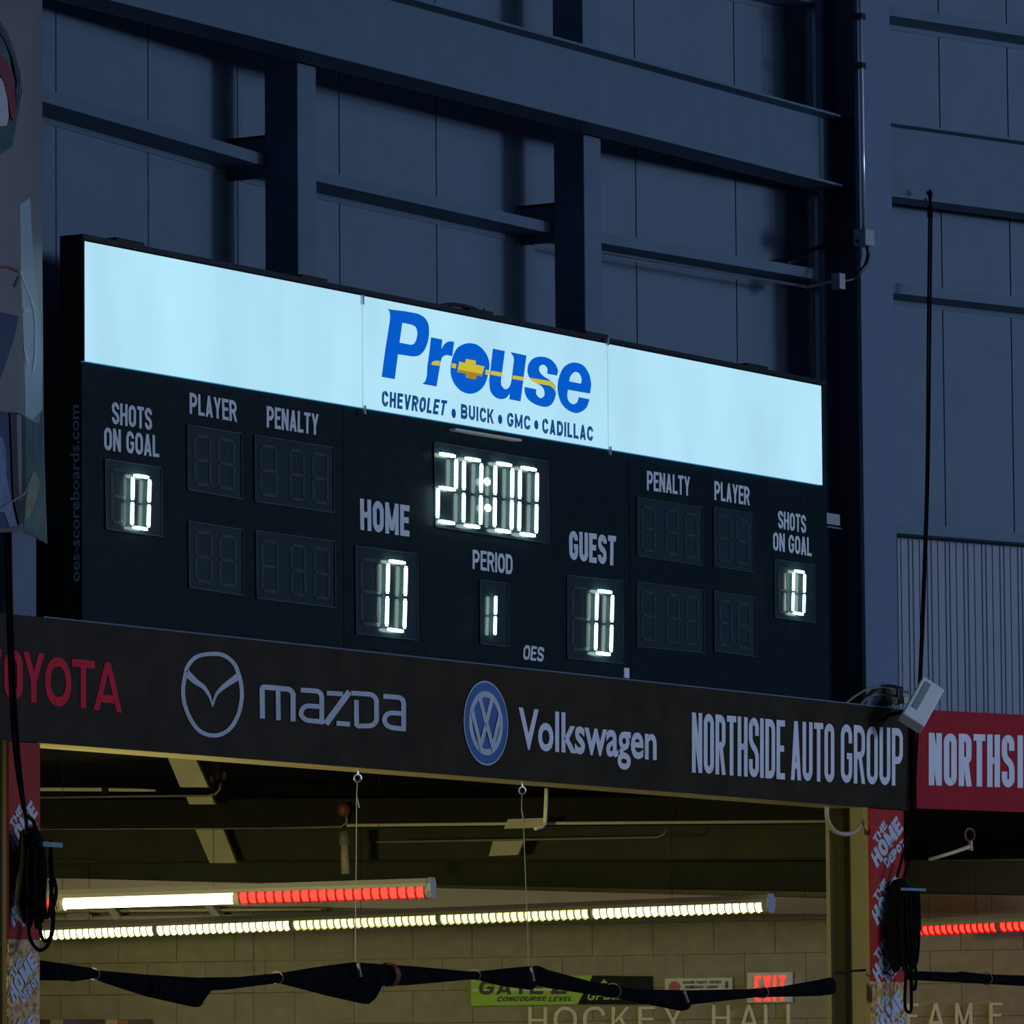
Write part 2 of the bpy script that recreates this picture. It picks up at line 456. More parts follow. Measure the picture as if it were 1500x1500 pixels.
structure('floor', MB().prism([(-20, 0, -.2), (9.5, 0, -.2), (26, -5, -.2), (26, 26, -.2), (-20, 26, -.2)], (0, 0, .2)), M_lightfloor)
structure('floor_rink_unseen', MB().prism([(-40, -40, -.2), (34, -40, -.2), (34, -7.5, -.2), (26, -5, -.2), (9.5, 0, -.2), (-40, 0, -.2)], (0, 0, .18)), M_unseen_floor)
# pale bulkhead along the top of the block wall
mb = MB()
a, b = FW.s_of(FW.px(40, 1300, .16)), FW.s_of(FW.px(1330, 1300, .16))
zL0, zL1 = FW.px(70, 1324, .16).z, FW.px(70, 1286, .16).z
zR0, zR1 = FW.px(1212, 1339, .16).z, FW.px(1212, 1316, .16).z
sL, sR = FW.s_of(FW.px(70, 1300, .16)), FW.s_of(FW.px(1212, 1300, .16))
ex = lambda z0, z1, s: z0+(z1-z0)*(s-sL)/(sR-sL)
mb.prism([FW.at(a, .02, ex(zL0, zR0, a)), FW.at(b, .02, ex(zL0, zR0, b)), FW.at(b, .02, ex(zL1, zR1, b)), FW.at(a, .02, ex(zL1, zR1, a))], FW.n*.14)
tag(mb.build('trim_1', M_band), kind='structure')

# ------------------------------------------------------------------ steel frame
M_colbase = mat('concourse_lit_steel', (.40, .36, .21), .6, vary=.06, scale=5, spec=.2)  # warm concourse light put into the lower column's colour
def i_column(name, x0, x1, label):
    c = thing(name, ((x0+x1)/2, .08, 0), label, 'column', None)
    xm = (x0+x1)/2
    mb = MB().box((x0, -.08, 4.3), (x1, -.05, 10.6)).box((x0, .22, 4.3), (x1, .25, 10.6)).box((xm-.01, -.05, 4.3), (xm+.01, .22, 10.6))
    mb.build('column_shaft', M_steel2, c)
    mb = MB().box((x0, -.08, 0), (x1, -.05, 4.3)).box((x0, .22, 0), (x1, .25, 4.3)).box((xm-.01, -.05, 0), (xm+.01, .22, 4.3))
    tag(mb.build('column_base', M_colbase, c), 'lower part with warm concourse light in its colour')
    return c
XR0, XR1 = 9.055, 9.525
XL0, XL1 = -.847, -.574
col_r = i_column('steel_column', XR0, XR1, 'grey steel column at the right end of the scoreboard with a red wrap on its foot')
col_l = i_column('steel_column', XL0, XL1, 'grey steel column at the left end of the scoreboard behind the hanging vinyl banner')

def i_beam(F, s0, s1, off, z0, z1, label, w=.26):
    mb = MB()
    mb.fbox(F, s0, s1, off-w, off, z1-.016, z1).fbox(F, s0, s1, off-w, off, z0, z0+.016)
    mb.fbox(F, s0+.0, s1, off-w/2-.006, off-w/2+.006, z0+.016, z1-.016)
    return tag(mb.build('steel_beam', M_steel), label, 'beam', 'horizontal steel beams')
zb, zt = U(600, 112, PY(.05)).z, U(900, 77, PY(.05)).z
Fb = Facet((0, .88, 0), 0)
i_beam(Fb, -.55, 9.26, .83, zb, zt, 'deep grey steel beam running across the bays above the scoreboard')
zb, zt = F4.px(1312, 288, .43).z, F4.px(1312, 178, .43).z
i_beam(F4, .06, 6.5, .43, zb, zt, 'deep grey steel beam running to the right from the right-hand column', .24)

def z_girt(F, s0, s1, z0, label, h=.072, d=.27):
    mb = MB()
    mb.fbox(F, s0, s1, d-.008, d, z0, z0+h).fbox(F, s0, s1, .008, d-.008, z0, z0+.008).fbox(F, s0, s1, .001, .009, z0-.035, z0+.008)
    mb.fbox(F, s0, s1, d-.02, d-.008, z0+h-.008, z0+h)
    return tag(mb.build('wall_girt', M_steel), label, 'girt', 'horizontal wall girts')
z_girt(F1, -5.5, -.22, F1.px(150, 174, .27).z, 'thin grey wall girt at upper left, ending at the left wind post')
z_girt(F2, -.02, 3.24, F2.px(500, 273.5, .27).z, 'thin grey wall girt between the two wind posts')
z_girt(F3, .08, 2.88, F3.px(1000, 376, .27).z, 'thin grey wall girt with a pipe along its bottom, left of the right column')
z_girt(F3, .08, 2.9, F3.px(1180, 2, .27).z, 'thin grey wall girt at the top edge of the picture, left of the right column')
z_girt(F4, .12, 6.5, F4.px(1312, 24, .27).z, 'thin grey wall girt at the top right, above the right-hand beam')
z_girt(F4, .12, 6.5, F4.px(1312, 429.5, .27).z, 'thin grey wall girt at right, next below the right-hand beam')
zgC = F4.px(1330, 782, .20).z
z_girt(F4, .12, 6.5, zgC, 'thin grey wall girt at right on top of the ribbed wall sheet', d=.20)

def wind_post(px0, px1, px2, label, xb):
    x0 = U(px1, 300, PY(.35)).x; x1 = U(px2, 300, PY(.35)).x
    r = thing('wind_post', ((x0+x1)/2, .46, ZW0), label, 'post', 'wind posts behind the scoreboard')
    y1 = U(px0, 300, PX(x0)).y
    MB().box((x0, .35, ZW0), (x1, y1, 10.6)).build('post_shaft', M_steel, r, bevel=.006)
    xm = x0+.03
    zt_ = U(px0-2, xb[0], PX(xm)).z
    MB().box((xm, y1-.005, zt_-.26), (xm+.02, .86, zt_)).box((xm-.0, y1-.005, zt_-.02), (xm+.16, .86, zt_)).build('clip_bracket', M_steel, r)
    return r
wind_post(388, 436.5, 464, 'square grey wind post behind the blank left part of the lit sign', (198,))
wind_post(811.5, 856, 881, 'square grey wind post behind the right end of the lettered sign panel', (297,))

# ribbed liner sheet below the lowest right-hand girt
mb = MB()
s0, s1 = .09, 5.0
zb0, zt0 = F4.px(1400, 1080, .03).z, zgC-.012
pitch = abs(F4.s_of(F4.px(1367, 900, .03))-F4.s_of(F4.px(1340, 900, .03)))
prof = []
s = F4.s_of(F4.px(1316, 900, .03)); s = max(s, s0)
while s < s1:
    for ds, o in ((0, .03), (.15, .03), (.16, .014), (.19, .014), (.20, .03), (.55, .03), (.58, .038), (.64, .038), (.67, .03), (.78, .03), (.81, .038), (.87, .038), (.90, .03)):
        prof.append((s+ds*pitch, o))
    s += pitch
fr = [F4.at(a, o, zb0) for a, o in prof]; up = [F4.at(a, o, zt0) for a, o in prof]
n = len(prof)
mb.add(fr+up, [(i, i+1, n+i+1, n+i) for i in range(n-1)])
bk = [F4.at(prof[0][0], .004, zb0), F4.at(prof[-1][0], .004, zb0), F4.at(prof[-1][0], .004, zt0), F4.at(prof[0][0], .004, zt0)]
mb.poly(bk)
tag(mb.build('wall_liner_sheet', M_rib), 'ribbed grey metal sheet on the wall above the red banner', 'wall sheet')

# ================================================================== SCOREBOARD
sb = thing('scoreboard', (4.3, .07, 4.74), 'long black hockey scoreboard with a lit sign along its top, hung between two columns', 'scoreboard')
BX0, BX1, BZ0, BZ1 = -.03, 8.67, 4.70, 6.908
MB().box((BX0, .006, BZ0), (BX1, .148, BZ1)).build('cabinet', M_cabside, sb, bevel=.004)
seams = [BX0, U(503, 800, PY(0)).x, U(922, 800, PY(0)).x, BX1]
for a, b in zip(seams[:-1], seams[1:]):
    MB().box((a+.003, 0, BZ0), (b-.003, .006, 6.19)).build('face_panel', M_black, sb)
MB().box((BX0, -.012, 6.878), (BX1, .006, BZ1)).build('top_rail', M_cabside, sb)
# lit sign: three formed faces
SY = -.03
PS = PY(SY)
def lerp(a, b, t): return a+(b-a)*t
TLp, BLp, TRp, BRp = (121.5, 351.0), (126, 529), (1201.5, 566.5), (1206, 711)
zT, zB = (U(*TLp, PS).z+U(*TRp, PS).z)/2, (U(*BLp, PS).z+U(*BRp, PS).z)/2
xs = [(U(*TLp, PS).x+U(*BLp, PS).x)/2, U(531, 520, PS).x, U(890.5, 580, PS).x, (U(*TRp, PS).x+U(*BRp, PS).x)/2]
signs = []
for i, lab in enumerate(('blank lit sign panel at the left end', 'lit sign panel with the dealer lettering', 'blank lit sign panel at the right end')):
    a, b = xs[i]+(.0015 if i else 0), xs[i+1]-(.0015 if i < 2 else 0)
    mb = MB().poly([(a, SY, zB), (b, SY, zB), (b, SY, zT), (a, SY, zT)])
    p = tag(mb.build('sign_panel', E_sign, sb), lab); signs.append(p)
    MB().poly([(a, SY, zB), (b, SY, zB), (b, 0, zB), (a, 0, zB)]).build('added_glow_edge', E_added_edge, p)
    mb = MB().box((a, SY, zT+.001), (b, 0, zT+.006))
    if i == 0: mb.box((a-.012, SY-.002, zB), (a-.001, 0, zT))
    if i == 2: mb.box((b+.001, SY-.002, zB), (b+.012, 0, zT))
    mb.build('retainer', M_cabside, p)
for px in ((530.5, 432, 446), (889.5, 494, 506), (533.5, 594, 607), (893, 654, 667)):
    p = U(px[0], px[1], PY(SY-.01)); q = U(px[0], px[2], PY(SY-.01))
    MB().box((p.x-.008, SY-.02, q.z), (p.x+.008, SY-.003, p.z)).build('sign_clip', M_galv, sb)
ctr = signs[1]
# dealer lettering traced from the sign
g1 = pxmap(PS, 7.5, 540, 430); g2 = pxmap(PS, 7.5, 700, 470)
LT = []
P_out = [(205, 165), (235, 175), (400, 195), (540, 222)]+spline([(540, 222), (610, 265), (650, 330), (660, 420), (648, 520), (610, 620), (550, 680), (480, 692)], 5, False)[1:]+[(318, 668), (283, 942), (138, 915), (180, 600), (225, 320), (232, 250), (225, 200)]
P_in = [(366, 322), (470, 343)]+spline([(470, 343), (512, 370), (530, 430), (520, 500), (495, 550), (460, 563)], 5, False)[1:]+[(335, 540)]
LT.append(('P', g1, [P_out, P_in]))
r_out = [(680, 480), (805, 505), (795, 610)]+spline([(795, 610), (825, 560), (870, 528), (935, 528)], 5, False)[1:]+[(915, 690)]+spline([(915, 690), (850, 678), (805, 700), (785, 760)], 5, False)[1:]+[(742, 1022), (585, 993), (620, 960), (635, 900), (640, 800), (665, 620)]
LT.append(('r', g1, [r_out]))
o_out = spline([(1110, 545), (1200, 570), (1280, 650), (1322, 760), (1310, 880), (1270, 1000), (1200, 1075), (1110, 1102), (1010, 1070), (930, 980), (895, 860), (912, 720), (960, 610), (1030, 560)], 5)
LT.append(('o', g1, [o_out]))
u_out = [(160, 305), (293, 332), (250, 650)]+spline([(250, 650), (255, 710), (300, 752), (345, 720), (365, 650)], 5, False)[1:]+[(392, 430), (385, 390), (352, 343), (530, 380), (465, 886), (340, 862), (346, 800)]+spline([(346, 800), (300, 850), (230, 858), (170, 825), (130, 760), (120, 650)], 5, False)[1:]+[(140, 480)]
LT.append(('u', g2, [u_out]))
s_out = [(865, 602), (755, 580)]+spline([(755, 580), (758, 520), (715, 482), (672, 505), (675, 560), (720, 610), (790, 655), (840, 710), (855, 780), (835, 870), (790, 930), (720, 945), (620, 915), (545, 860), (512, 790), (508, 725)], 5, False)[1:]+[(637, 752)]+spline([(637, 752), (640, 810), (685, 850), (725, 820), (722, 760), (690, 715), (610, 670), (560, 620), (540, 550), (555, 470), (610, 410), (700, 393), (790, 420), (850, 480), (878, 550)], 5, False)[1:]
LT.append(('s', g2, [s_out]))
e_out = [(1228, 800), (985, 757)]+spline([(985, 757), (978, 830), (1000, 890), (1045, 916), (1085, 895), (1105, 838)], 5, False)[1:]+[(1222, 862)]+spline([(1222, 862), (1190, 950), (1130, 1000), (1060, 1012), (970, 970), (900, 880), (870, 740), (890, 610), (940, 510), (1010, 465), (1080, 460), (1160, 495), (1220, 590), (1242, 700)], 5, False)[1:]
e_in = spline([(1000, 665), (1012, 610), (1060, 562), (1110, 580), (1135, 640), (1128, 690)], 5, False)
LT.append(('e', g2, [e_out, e_in]))
for nm, g, loops in LT:
    MB().fill(loops, g).build('dealer_letter', E_blue, ctr)
gg1 = pxmap(PS, 7.5, 540, 430, .006); gg2 = pxmap(PS, 7.5, 700, 470, .006)
bow = [(985, 748), (1052, 762), (1060, 718), (1170, 738), (1165, 780), (1265, 802), (1232, 912), (1175, 898), (1168, 945), (1065, 925), (1060, 880), (965, 862)]
bl = MB().fill([[(x, y) for x, y in bow]], gg1).build('cross_badge', E_gold, ctr)
gg1b = pxmap(PS, 7.5, 540, 430, .008)
MB().fill([[(1062, 882), (1172, 898), (1168, 945), (1065, 925)]], gg1b).fill([[(965, 862), (975, 835), (1240, 888), (1232, 912)]], gg1b).build('badge_shade', E_gold2, bl)
for g, pts in ((gg1, [(675, 775), (700, 745), (740, 738), (778, 745), (772, 795), (690, 785)]), (gg1, [(905, 765), (955, 775), (948, 825), (902, 815)]), (gg1, [(1278, 835), (1312, 845), (1305, 893), (1272, 885)]),
        (gg2, [(75, 540), (118, 547), (112, 598), (72, 590)]), (gg2, [(136, 548), (262, 570), (255, 615), (132, 592)]), (gg2, [(375, 600), (500, 618), (494, 660), (370, 638)]),
        (gg2, [(555, 625), (650, 640), (790, 663), (815, 690), (848, 745), (850, 800), (825, 745), (780, 712), (640, 690), (590, 665)])):
    MB().fill([pts], g).build('gold_stripe', E_gold, ctr)
for s, (TL, TR, BR, BL) in (('CHEVROLET', ((558.6, 572), (654.5, 587), (651, 609), (558.6, 595))), ('*', ((661, 590), (667, 591), (667, 617), (661, 616))),
        ('BUICK', ((674.5, 591.5), (722.5, 600), (722.5, 621), (674.5, 613))), ('*', ((729, 600), (735, 601), (735, 625), (729, 624))),
        ('GMC', ((742, 604), (776, 609.5), (776, 630), (742, 625))), ('*', ((782, 608), (788, 609), (788, 633), (782, 632))),
        ('CADILLAC', ((793.5, 612.5), (868, 625), (868, 646.5), (793.5, 634.5)))):
    mb = MB()
    f = quad(TL, TR, BR, BL, PS)
    if s == '*':
        c = f(.5, .42); mb.poly([c+Vector((.026*math.cos(a*math.pi/6), 0, .03*math.sin(a*math.pi/6))) for a in range(12)])
        mb.build('bullet_dot', E_navy, ctr)
    else:
        text(mb, s, f, t=.25, gap=.20, r=.32).build('brand_word', E_navy, ctr)

# captions
PF = PY(0)
for s, TL, TR, BR, BL in (
    ('SHOTS', (163, 588.5), (222, 598.5), (222, 630.5), (163, 620.5)), ('ON GOAL', (151.7, 625.5), (232, 638.5), (232.5, 670), (151.7, 659)),
    ('PLAYER', (277, 575), (345.5, 587.3), (346.5, 618.3), (277.3, 606)), ('PENALTY', (390, 594.5), (466, 607), (465.5, 637.7), (390, 626)),
    ('HOME', (526.7, 730), (599, 740.7), (599, 786.3), (527.3, 776)), ('GUEST', (832.7, 777), (901.7, 785.5), (901, 829), (833.3, 819.5)),
    ('PERIOD', (691.7, 805), (750, 812.7), (750, 842), (691.7, 833.3)),
    ('PENALTY', (947, 689.5), (1010, 698.5), (1010, 726.5), (947, 718)), ('PLAYER', (1045.7, 704.3), (1097.3, 713.5), (1097.3, 740.5), (1046, 732.3)),
    ('SHOTS', (1139, 747.7), (1180, 755), (1180, 781.5), (1139, 773.5)), ('ON GOAL', (1131.7, 779.3), (1188, 788), (1188.3, 815), (1131.7, 806))):
    text(MB(), s, quad(TL, TR, BR, BL, PF), t=.225 if s in ('HOME', 'GUEST') else .19, gap=.13, r=.24).build('caption', M_capt, sb)
# maker's mark, slanted and outlined
f = quad((767, 944.5), (797, 948.5), (795, 969.5), (765, 966), PF)
text(MB(), 'OES', f, t=.22, gap=.1, r=.25).build('maker_mark', M_capt, sb)
# web address up the left end
PE = (Vector((1, 0, 0)), Vector((BX0, 0, 0)))
f = quad((104, 852.5), (103, 593.5), (116.5, 593.5), (117.5, 852.5), PE)
font_text(MB(), 'oes-scoreboards.com', f, bold=.018).build('side_lettering', M_sidecapt, sb)

# digit windows
def seg_ticks(f, segs, mb, y0, dep=.012, w=.036, nv=15, nh=7):
    A = (f(0, .5)-f(1, .5)).length; H = (f(0, 0)-f(0, 1)).length
    def tick(u, v, wx, hz):
        c = f(u, v); c = Vector((c.x, y0, c.z))
        mb.box((c.x-wx/2, c.y-dep, c.z-hz/2), (c.x+wx/2, c.y, c.z+hz/2))
    for s in segs:
        if s in 'bcef':
            u = 1 if s in 'bc' else 0
            v0, v1 = (.518, .962) if s in 'bf' else (.038, .482)
            for k in range(nv):
                v = v0+(v1-v0)*(k+.5)/nv
                wk = w*(.7 if k in (0, nv-1) else 1)
                tick(u, v, wk, (v1-v0)*H/nv*.66)
        else:
            v = {'a': 1, 'g': .5, 'd': 0}[s]
            u0, u1 = .05, .95
            for k in range(nh):
                u = u0+(u1-u0)*(k+.5)/nh
                tick(u, v, (u1-u0)*A/nh*.93, w*.62*(.75 if k in (0, nh-1) else 1))
def sub(f, u0, u1, v0, v1):
    g = lambda u, v: f(u0+(u1-u0)*u, v0+(v1-v0)*v)
    g.n = f.n; return g
SEG = {'0': 'abcdef', '1': 'bc', '2': 'abged', '8': 'abcdefg'}
def window(TL, TR, BR, BL, unlit, lit, label=None, w=.030):
    pl = PY(-.004); f = quad(TL, TR, BR, BL, pl, 0)
    wn = tag(MB().prism([f(0, 0), f(1, 0), f(1, 1), f(0, 1)], (0, .003, 0)).build('digit_window', M_window, sb), label)
    mb = MB()
    c = [f(0, 0), f(1, 0), f(1, 1), f(0, 1)]
    for i in range(4):
        a, b = c[i], c[(i+1) % 4]
        mb.prism([a+Vector((0, -.007, 0)), b+Vector((0, -.007, 0)), b, a], ((.006, 0, 0) if i in (1, 3) else (0, 0, .006)))
    mb.build('window_rim', M_wframe, wn)
    for (u0, u1, v0, v1) in unlit:
        mb = MB(); seg_ticks(sub(f, u0, u1, v0, v1), 'abcdefg', mb, -.005, .003, w*.9); mb.build('unlit_digit', M_unlit, wn)
    for ch, q in lit:
        for sg in SEG[ch]:
            mb = MB(); seg_ticks(quad(*q, PY(-.036), 0), sg, mb, -.030, .006, w); mb.build('lit_segment', E_led, wn)
    return wn
two = [(.14, .42, .13, .87), (.58, .86, .13, .87)]
three = [(.08, .27, .13, .87), (.45, .62, .13, .87), (.74, .92, .13, .87)]
window((152.7, 673.3), (235.5, 686), (236, 786.7), (154, 775.5), [(.12, .34, .12, .88)], [('0', ((195.5, 696), (220, 699.5), (218, 775.5), (194, 772)))], 'left window reading 0')
window((273.3, 623.3), (352.7, 636), (353, 731.7), (274, 717.8), two, [])
window((371.7, 638.3), (488, 656.7), (488, 751.7), (372.7, 735), three, [])
window((275, 764), (355, 777), (355.5, 873), (275.7, 861), two, [])
window((373.3, 778), (489.3, 794), (490, 891), (375, 877), three, [])
window((519.3, 800.7), (610, 812), (610.7, 938.7), (520.7, 928.7), [(.10, .36, .13, .87)], [('0', ((569.5, 821.5), (595.5, 825), (593, 925), (567, 921.5)))], 'home score window reading 0', .034)
clk = window((634.5, 648), (801.3, 676.7), (803, 797), (637, 772), [], [('2', ((643, 664.5), (669, 668.5), (668, 767), (641.5, 763))),
        ('0', ((680.5, 671), (706, 675), (704.5, 772.5), (679.5, 769))), ('0', ((726.5, 678), (751.3, 682), (750, 779.5), (725, 776))),
        ('0', ((762.5, 684.5), (787.5, 688.5), (786, 785), (761, 781.5)))], 'game clock window reading 20:00', .036)
for px in ((714.3, 705.5), (715.3, 744)):
    c = U(*px, PY(-.036)); MB().prism([c+Vector((.036*math.cos(a*math.pi/8), 0, .024*math.sin(a*math.pi/8))) for a in range(16)], (0, .006, 0)).build('colon_dot', E_led, clk)
window((701.7, 850), (743.3, 855.5), (743.7, 948.3), (702.5, 943.5), [], [('1', ((712, 868.5), (727, 870.5), (725.5, 932.5), (710.5, 930.5)))], 'period window reading 1')
window((830, 843.3), (911, 852), (912, 973), (830, 964.8), [(.10, .36, .13, .87)], [('0', ((875.5, 865), (898, 868), (895.5, 959), (873, 956)))], 'guest score window reading 0', .034)
window((932, 729), (1028, 744.5), (1028.3, 829), (932.5, 815), three, [])
window((1044.3, 743), (1103.3, 753.5), (1104, 839.3), (1045, 830), two, [])
window((932, 853), (1029.5, 865.5), (1030, 957), (932.5, 947.5), three, [])
window((1045, 867), (1106, 876), (1106, 962.5), (1045.7, 954), two, [])
window((1133.3, 820), (1192, 828.3), (1192.7, 912.7), (1134, 905), [(.12, .34, .12, .88)], [('0', ((1163.5, 836), (1179.5, 838.5), (1178, 900), (1162, 897.5)))], 'right window reading 0')
# small light bar under the sign, tag near the bottom edge, clutter on the top
a, b = U(666, 629.5, PY(-.04)), U(762, 645, PY(-.04)); zm = (a.z+b.z)/2
lb = MB().box((a.x, -.05, zm-.006), (b.x, 0, zm+.008)).build('light_bar', M_signwhite, sb)
a, b = U(914.5, 978, PY(-.006)), U(922, 993.5, PY(-.006))
MB().box((a.x, -.006, b.z), (b.x, 0, a.z)).build('paper_tag', M_white, sb)
mb = MB()
PT = PY(.03)
mb.tube(spline3([U(x, y, PT) for x, y in ((640, 449), (662, 446), (690, 451), (715, 462), (745, 472), (800, 486))]), .012, 6)
mb.tube(spline3([U(x, y, PT) for x, y in ((709, 452), (710, 462), (735, 464), (752, 474))]), .006, 5)
mb.build('top_cable', M_hose, sb, smooth=True)
for x, y in ((185, 355), (455, 410), (700, 462), (870, 492), (1105, 541)):
    p = U(x, y, PY(.03)); MB().box((p.x-.14, .0, BZ1-.005), (p.x+.14, .08, BZ1+.022)).build('hanger_lug', M_cabside, sb, bevel=.006)

# ================================================================== ADVERTISING BANNERS
BY = -.12
PB = PY(BY)
zt = (U(53, 903.5, PB).z+U(1327, 1037, PB).z)/2; zb = (U(53, 1086, PB).z+U(1327, 1183.5, PB).z)/2
zt = (zt*2+U(500, 950.5, PB).z+U(1040, 1013, PB).z)/4; zb = (zb*2+U(360, 1112, PB).z+U(1040, 1167.5, PB).z)/4
xb1 = U(1331, 1110, PB).x
ban = thing('advertising_banner', (4.3, -.10, zb), 'long black banner under the scoreboard with red, silver and white car dealer names', 'banner')
MB().box((-1.6, BY, zb), (xb1, -.085, zt)).build('banner_sheet', M_fascia, ban)
MB().box((-.56, BY-.001, zt), (xb1, -.085, zt+.008)).build('top_trim', M_steel2, ban)
M_fbeam = mat('yellow_cream_paint', (.66, .56, .26), .6, vary=.06, scale=6)
tag(MB().box((XL1+.004, -.083, zb+.002), (XR0-.004, .21, zt-.06)).build('fascia_beam', M_fbeam), 'cream painted beam behind the black banner, its underside lit from below', 'beam')
for ch, x0, x1, y0, y1 in (('T', -32, 1, 949, 1023), ('O', 5.3, 32.5, 952, 1026), ('Y', 33, 64.5, 956, 1029), ('O', 65.3, 103.5, 962.5, 1035), ('T', 104.8, 138, 966.5, 1037.5), ('A', 136.5, 178, 970.5, 1042)):
    sl = .05*(x1-x0)
    f = quad((x0, y0-sl), (x1, y0+sl), (x1, y1+sl), (x0, y1-sl), PB)
    text(MB(), ch, f, t=.19, gap=0, r=.9).build('red_letter', M_redlet, ban)
cr = pxmap(PB, 3.75, 0, 850)
mb = MB()
ring = spline([(1150, 405), (1225, 412), (1285, 462), (1315, 540), (1325, 620), (1315, 710), (1280, 790), (1230, 838), (1172, 853), (1110, 838), (1060, 790), (1020, 710), (1003, 620), (1010, 540), (1030, 470), (1078, 420)], 4)
mb.polys(ribbon(ring, 22, True), cr)
for wing in ([(1018, 505), (1070, 555), (1118, 590), (1150, 640), (1165, 695)], [(1312, 525), (1260, 560), (1208, 600), (1180, 640), (1165, 695)]):
    w = spline(wing, 4, False); wd_ = [40-34*i/(len(w)-1) for i in range(len(w))]
    mb.polys(ribbon(w, wd_), cr)
mb.build('winged_emblem', M_silver, ban)
cm = pxmap(PB, 3.75, 360, 900)
for strokes in (
    [([(88, 572), (86, 398), (238, 412), (256, 436), (256, 588)], 28, 12), ([(172, 412), (174, 582)], 26, 0)],
    [([(298, 415), (395, 422), (413, 444), (413, 604)], 26, 14), ([(413, 590), (325, 582), (298, 558), (298, 525), (325, 502), (413, 508)], 26, 16)],
    [([(436, 602), (566, 424)], 34, 0), ([(440, 432), (528, 438)], 26, 0), ([(492, 598), (566, 604)], 26, 0)],
    [([(575, 432), (690, 440), (714, 466), (714, 588), (690, 612), (605, 614), (603, 470)], 26, 14)],
    [([(752, 450), (845, 456), (863, 478), (863, 642)], 26, 14), ([(863, 630), (782, 620), (756, 596), (756, 562), (782, 540), (863, 546)], 26, 16)]):
    mb = MB(); k_ = 0
    for pts, t, r in strokes:
        k_ += 1; mb.polys(ribbon(fillet(pts, r) if r else pts, t), lambda x, y: cm(x, y)+Vector((0, -.0018*k_, 0)))
    mb.build('silver_letter', M_silver, ban)
# round blue emblem
cc = U(711, 1059.3, PB); rad = .2585
em = lambda off: (lambda x, y: Vector((cc.x+rad*x, BY-off, cc.z+rad*y)))
circ = lambda r, n=64: [(r*math.cos(2*math.pi*k/n), r*math.sin(2*math.pi*k/n)) for k in range(n)]
disc = MB().fill([circ(1)], em(.003)).build('round_emblem', M_vwblue, ban)
mb = MB()
for r0, r1 in ((1.0, .965), (.76, .615)): mb.fill([circ(r0), circ(r1)], em(.005))
mb.build('emblem_ring', M_silver, disc)
mb = MB()
for pts in ([(-.30, .66), (-.015, .02), (.015, .02), (.30, .66)], [(-.63, .25), (-.27, -.55), (-.02, -.04), (.02, -.04), (.27, -.55), (.63, .25)]):
    mb.polys(ribbon(pts, .15), em(.006+.002*(len(pts) > 4)))
mb.build('emblem_letters', M_silver, disc)
f = quad((759.2, 1038.5), (961.5, 1058), (961.5, 1131.5), (759.2, 1118), PB)
font_text(MB(), 'Volkswagen', quad((759.2, 1036), (961.3, 1059), (961.3, 1131), (759.2, 1116), PB), bold=.022).build('white_lettering', M_white, ban)
for s, TL, TR, BR, BL in (('NORTHSIDE', (1013, 1043.5), (1149, 1055.5), (1149, 1142), (1013, 1131.5)), ('AUTO', (1158, 1056), (1221.5, 1060.5), (1221.5, 1146.5), (1158, 1142.5)), ('GROUP', (1231, 1060.5), (1322, 1067.5), (1322, 1151.5), (1231, 1146.5))):
    text(MB(), s, quad(TL, TR, BR, BL, PB), t=.125, gap=.14, r=.16).build('white_lettering', M_white, ban)

RO = .52
sr = F4.s_of(F4.px(1342, 1110, RO))
zrt = (F4.px(1364, 1041, RO).z+F4.px(1495, 1046, RO).z)/2; zrb = (F4.px(1345, 1183.5, RO).z+F4.px(1495, 1190, RO).z)/2
rb = thing('advertising_banner', F4.at(2.5, RO, zrb), 'red banner with white letters at the right edge of the picture', 'banner')
MB().fbox(F4, sr, 5.5, RO-.03, RO, zrb, zrt).build('banner_sheet', M_red, rb)
tag(MB().fbox(F4, sr+.05, 5.5, RO-.14, RO-.032, zrb+.01, zrt-.03).build('fascia_beam', M_dark), 'dark beam behind the red banner', 'beam')
f = quad((1360, 1073.5), (1485.5, 1077), (1485.5, 1153.8), (1360, 1150.3), F4.pl(RO))
text(MB(), 'NORTHS', f, t=.15, gap=.14, r=.19).build('white_lettering', M_white, rb)
f = quad((1490, 1077), (1546, 1079), (1546, 1155.5), (1490, 1154), F4.pl(RO))
text(MB(), 'IDE', f, t=.15, gap=.14, r=.19).build('white_lettering', M_white, rb)

# ------------------------------------------------------------------ wrapped column feet
def wrap(col, x0, x1, ztop, zpeel, marks):
    yw = -.10
    w = tag(MB().box((x0-.008, yw, zpeel), (x1+.008, -.082, ztop)).build('column_wrap', M_wrap, col), 'orange red printed wrap')
    tag(MB().box((x0-.006, yw+.002, 0), (x1+.006, -.082, zpeel)).build('peeled_wrap', M_peel, col), 'peeled rusty lower part of the wrap')
    PWp = PY(yw)
    for words in marks:
        mb = MB()
        for s, TL, TR, BR, BL in words:
            f0 = quad(TL, TR, BR, BL, PWp, .002)
            # keep the print on the sheet
            lim = lambda p: Vector((min(max(p.x, x0-.006), x1+.006), p.y, max(p.z, zpeel*.0+1.0)))
            f = lambda u, v, f0=f0: lim(f0(u, v))
            f.A = f0.A; f.n = f0.n
            text(mb, s, f, t=.30, gap=.08, r=.3)
        mb.build('wrap_lettering', M_wraplet, w)
zp = U(1298, 1438, PY(-.10)).z
def mark(dx, dy, sx=1.0):
    q = lambda x, y: (1275+(x-655)/3.75*sx+dx, 1100+y/3.75+dy)
    return [('THE', q(665, 480), q(725, 380), q(747, 412), q(688, 515)), ('HOME', q(648, 572), q(795, 355), q(838, 430), q(690, 645)), ('DEPOT', q(722, 600), q(832, 480), q(850, 520), q(745, 645))]
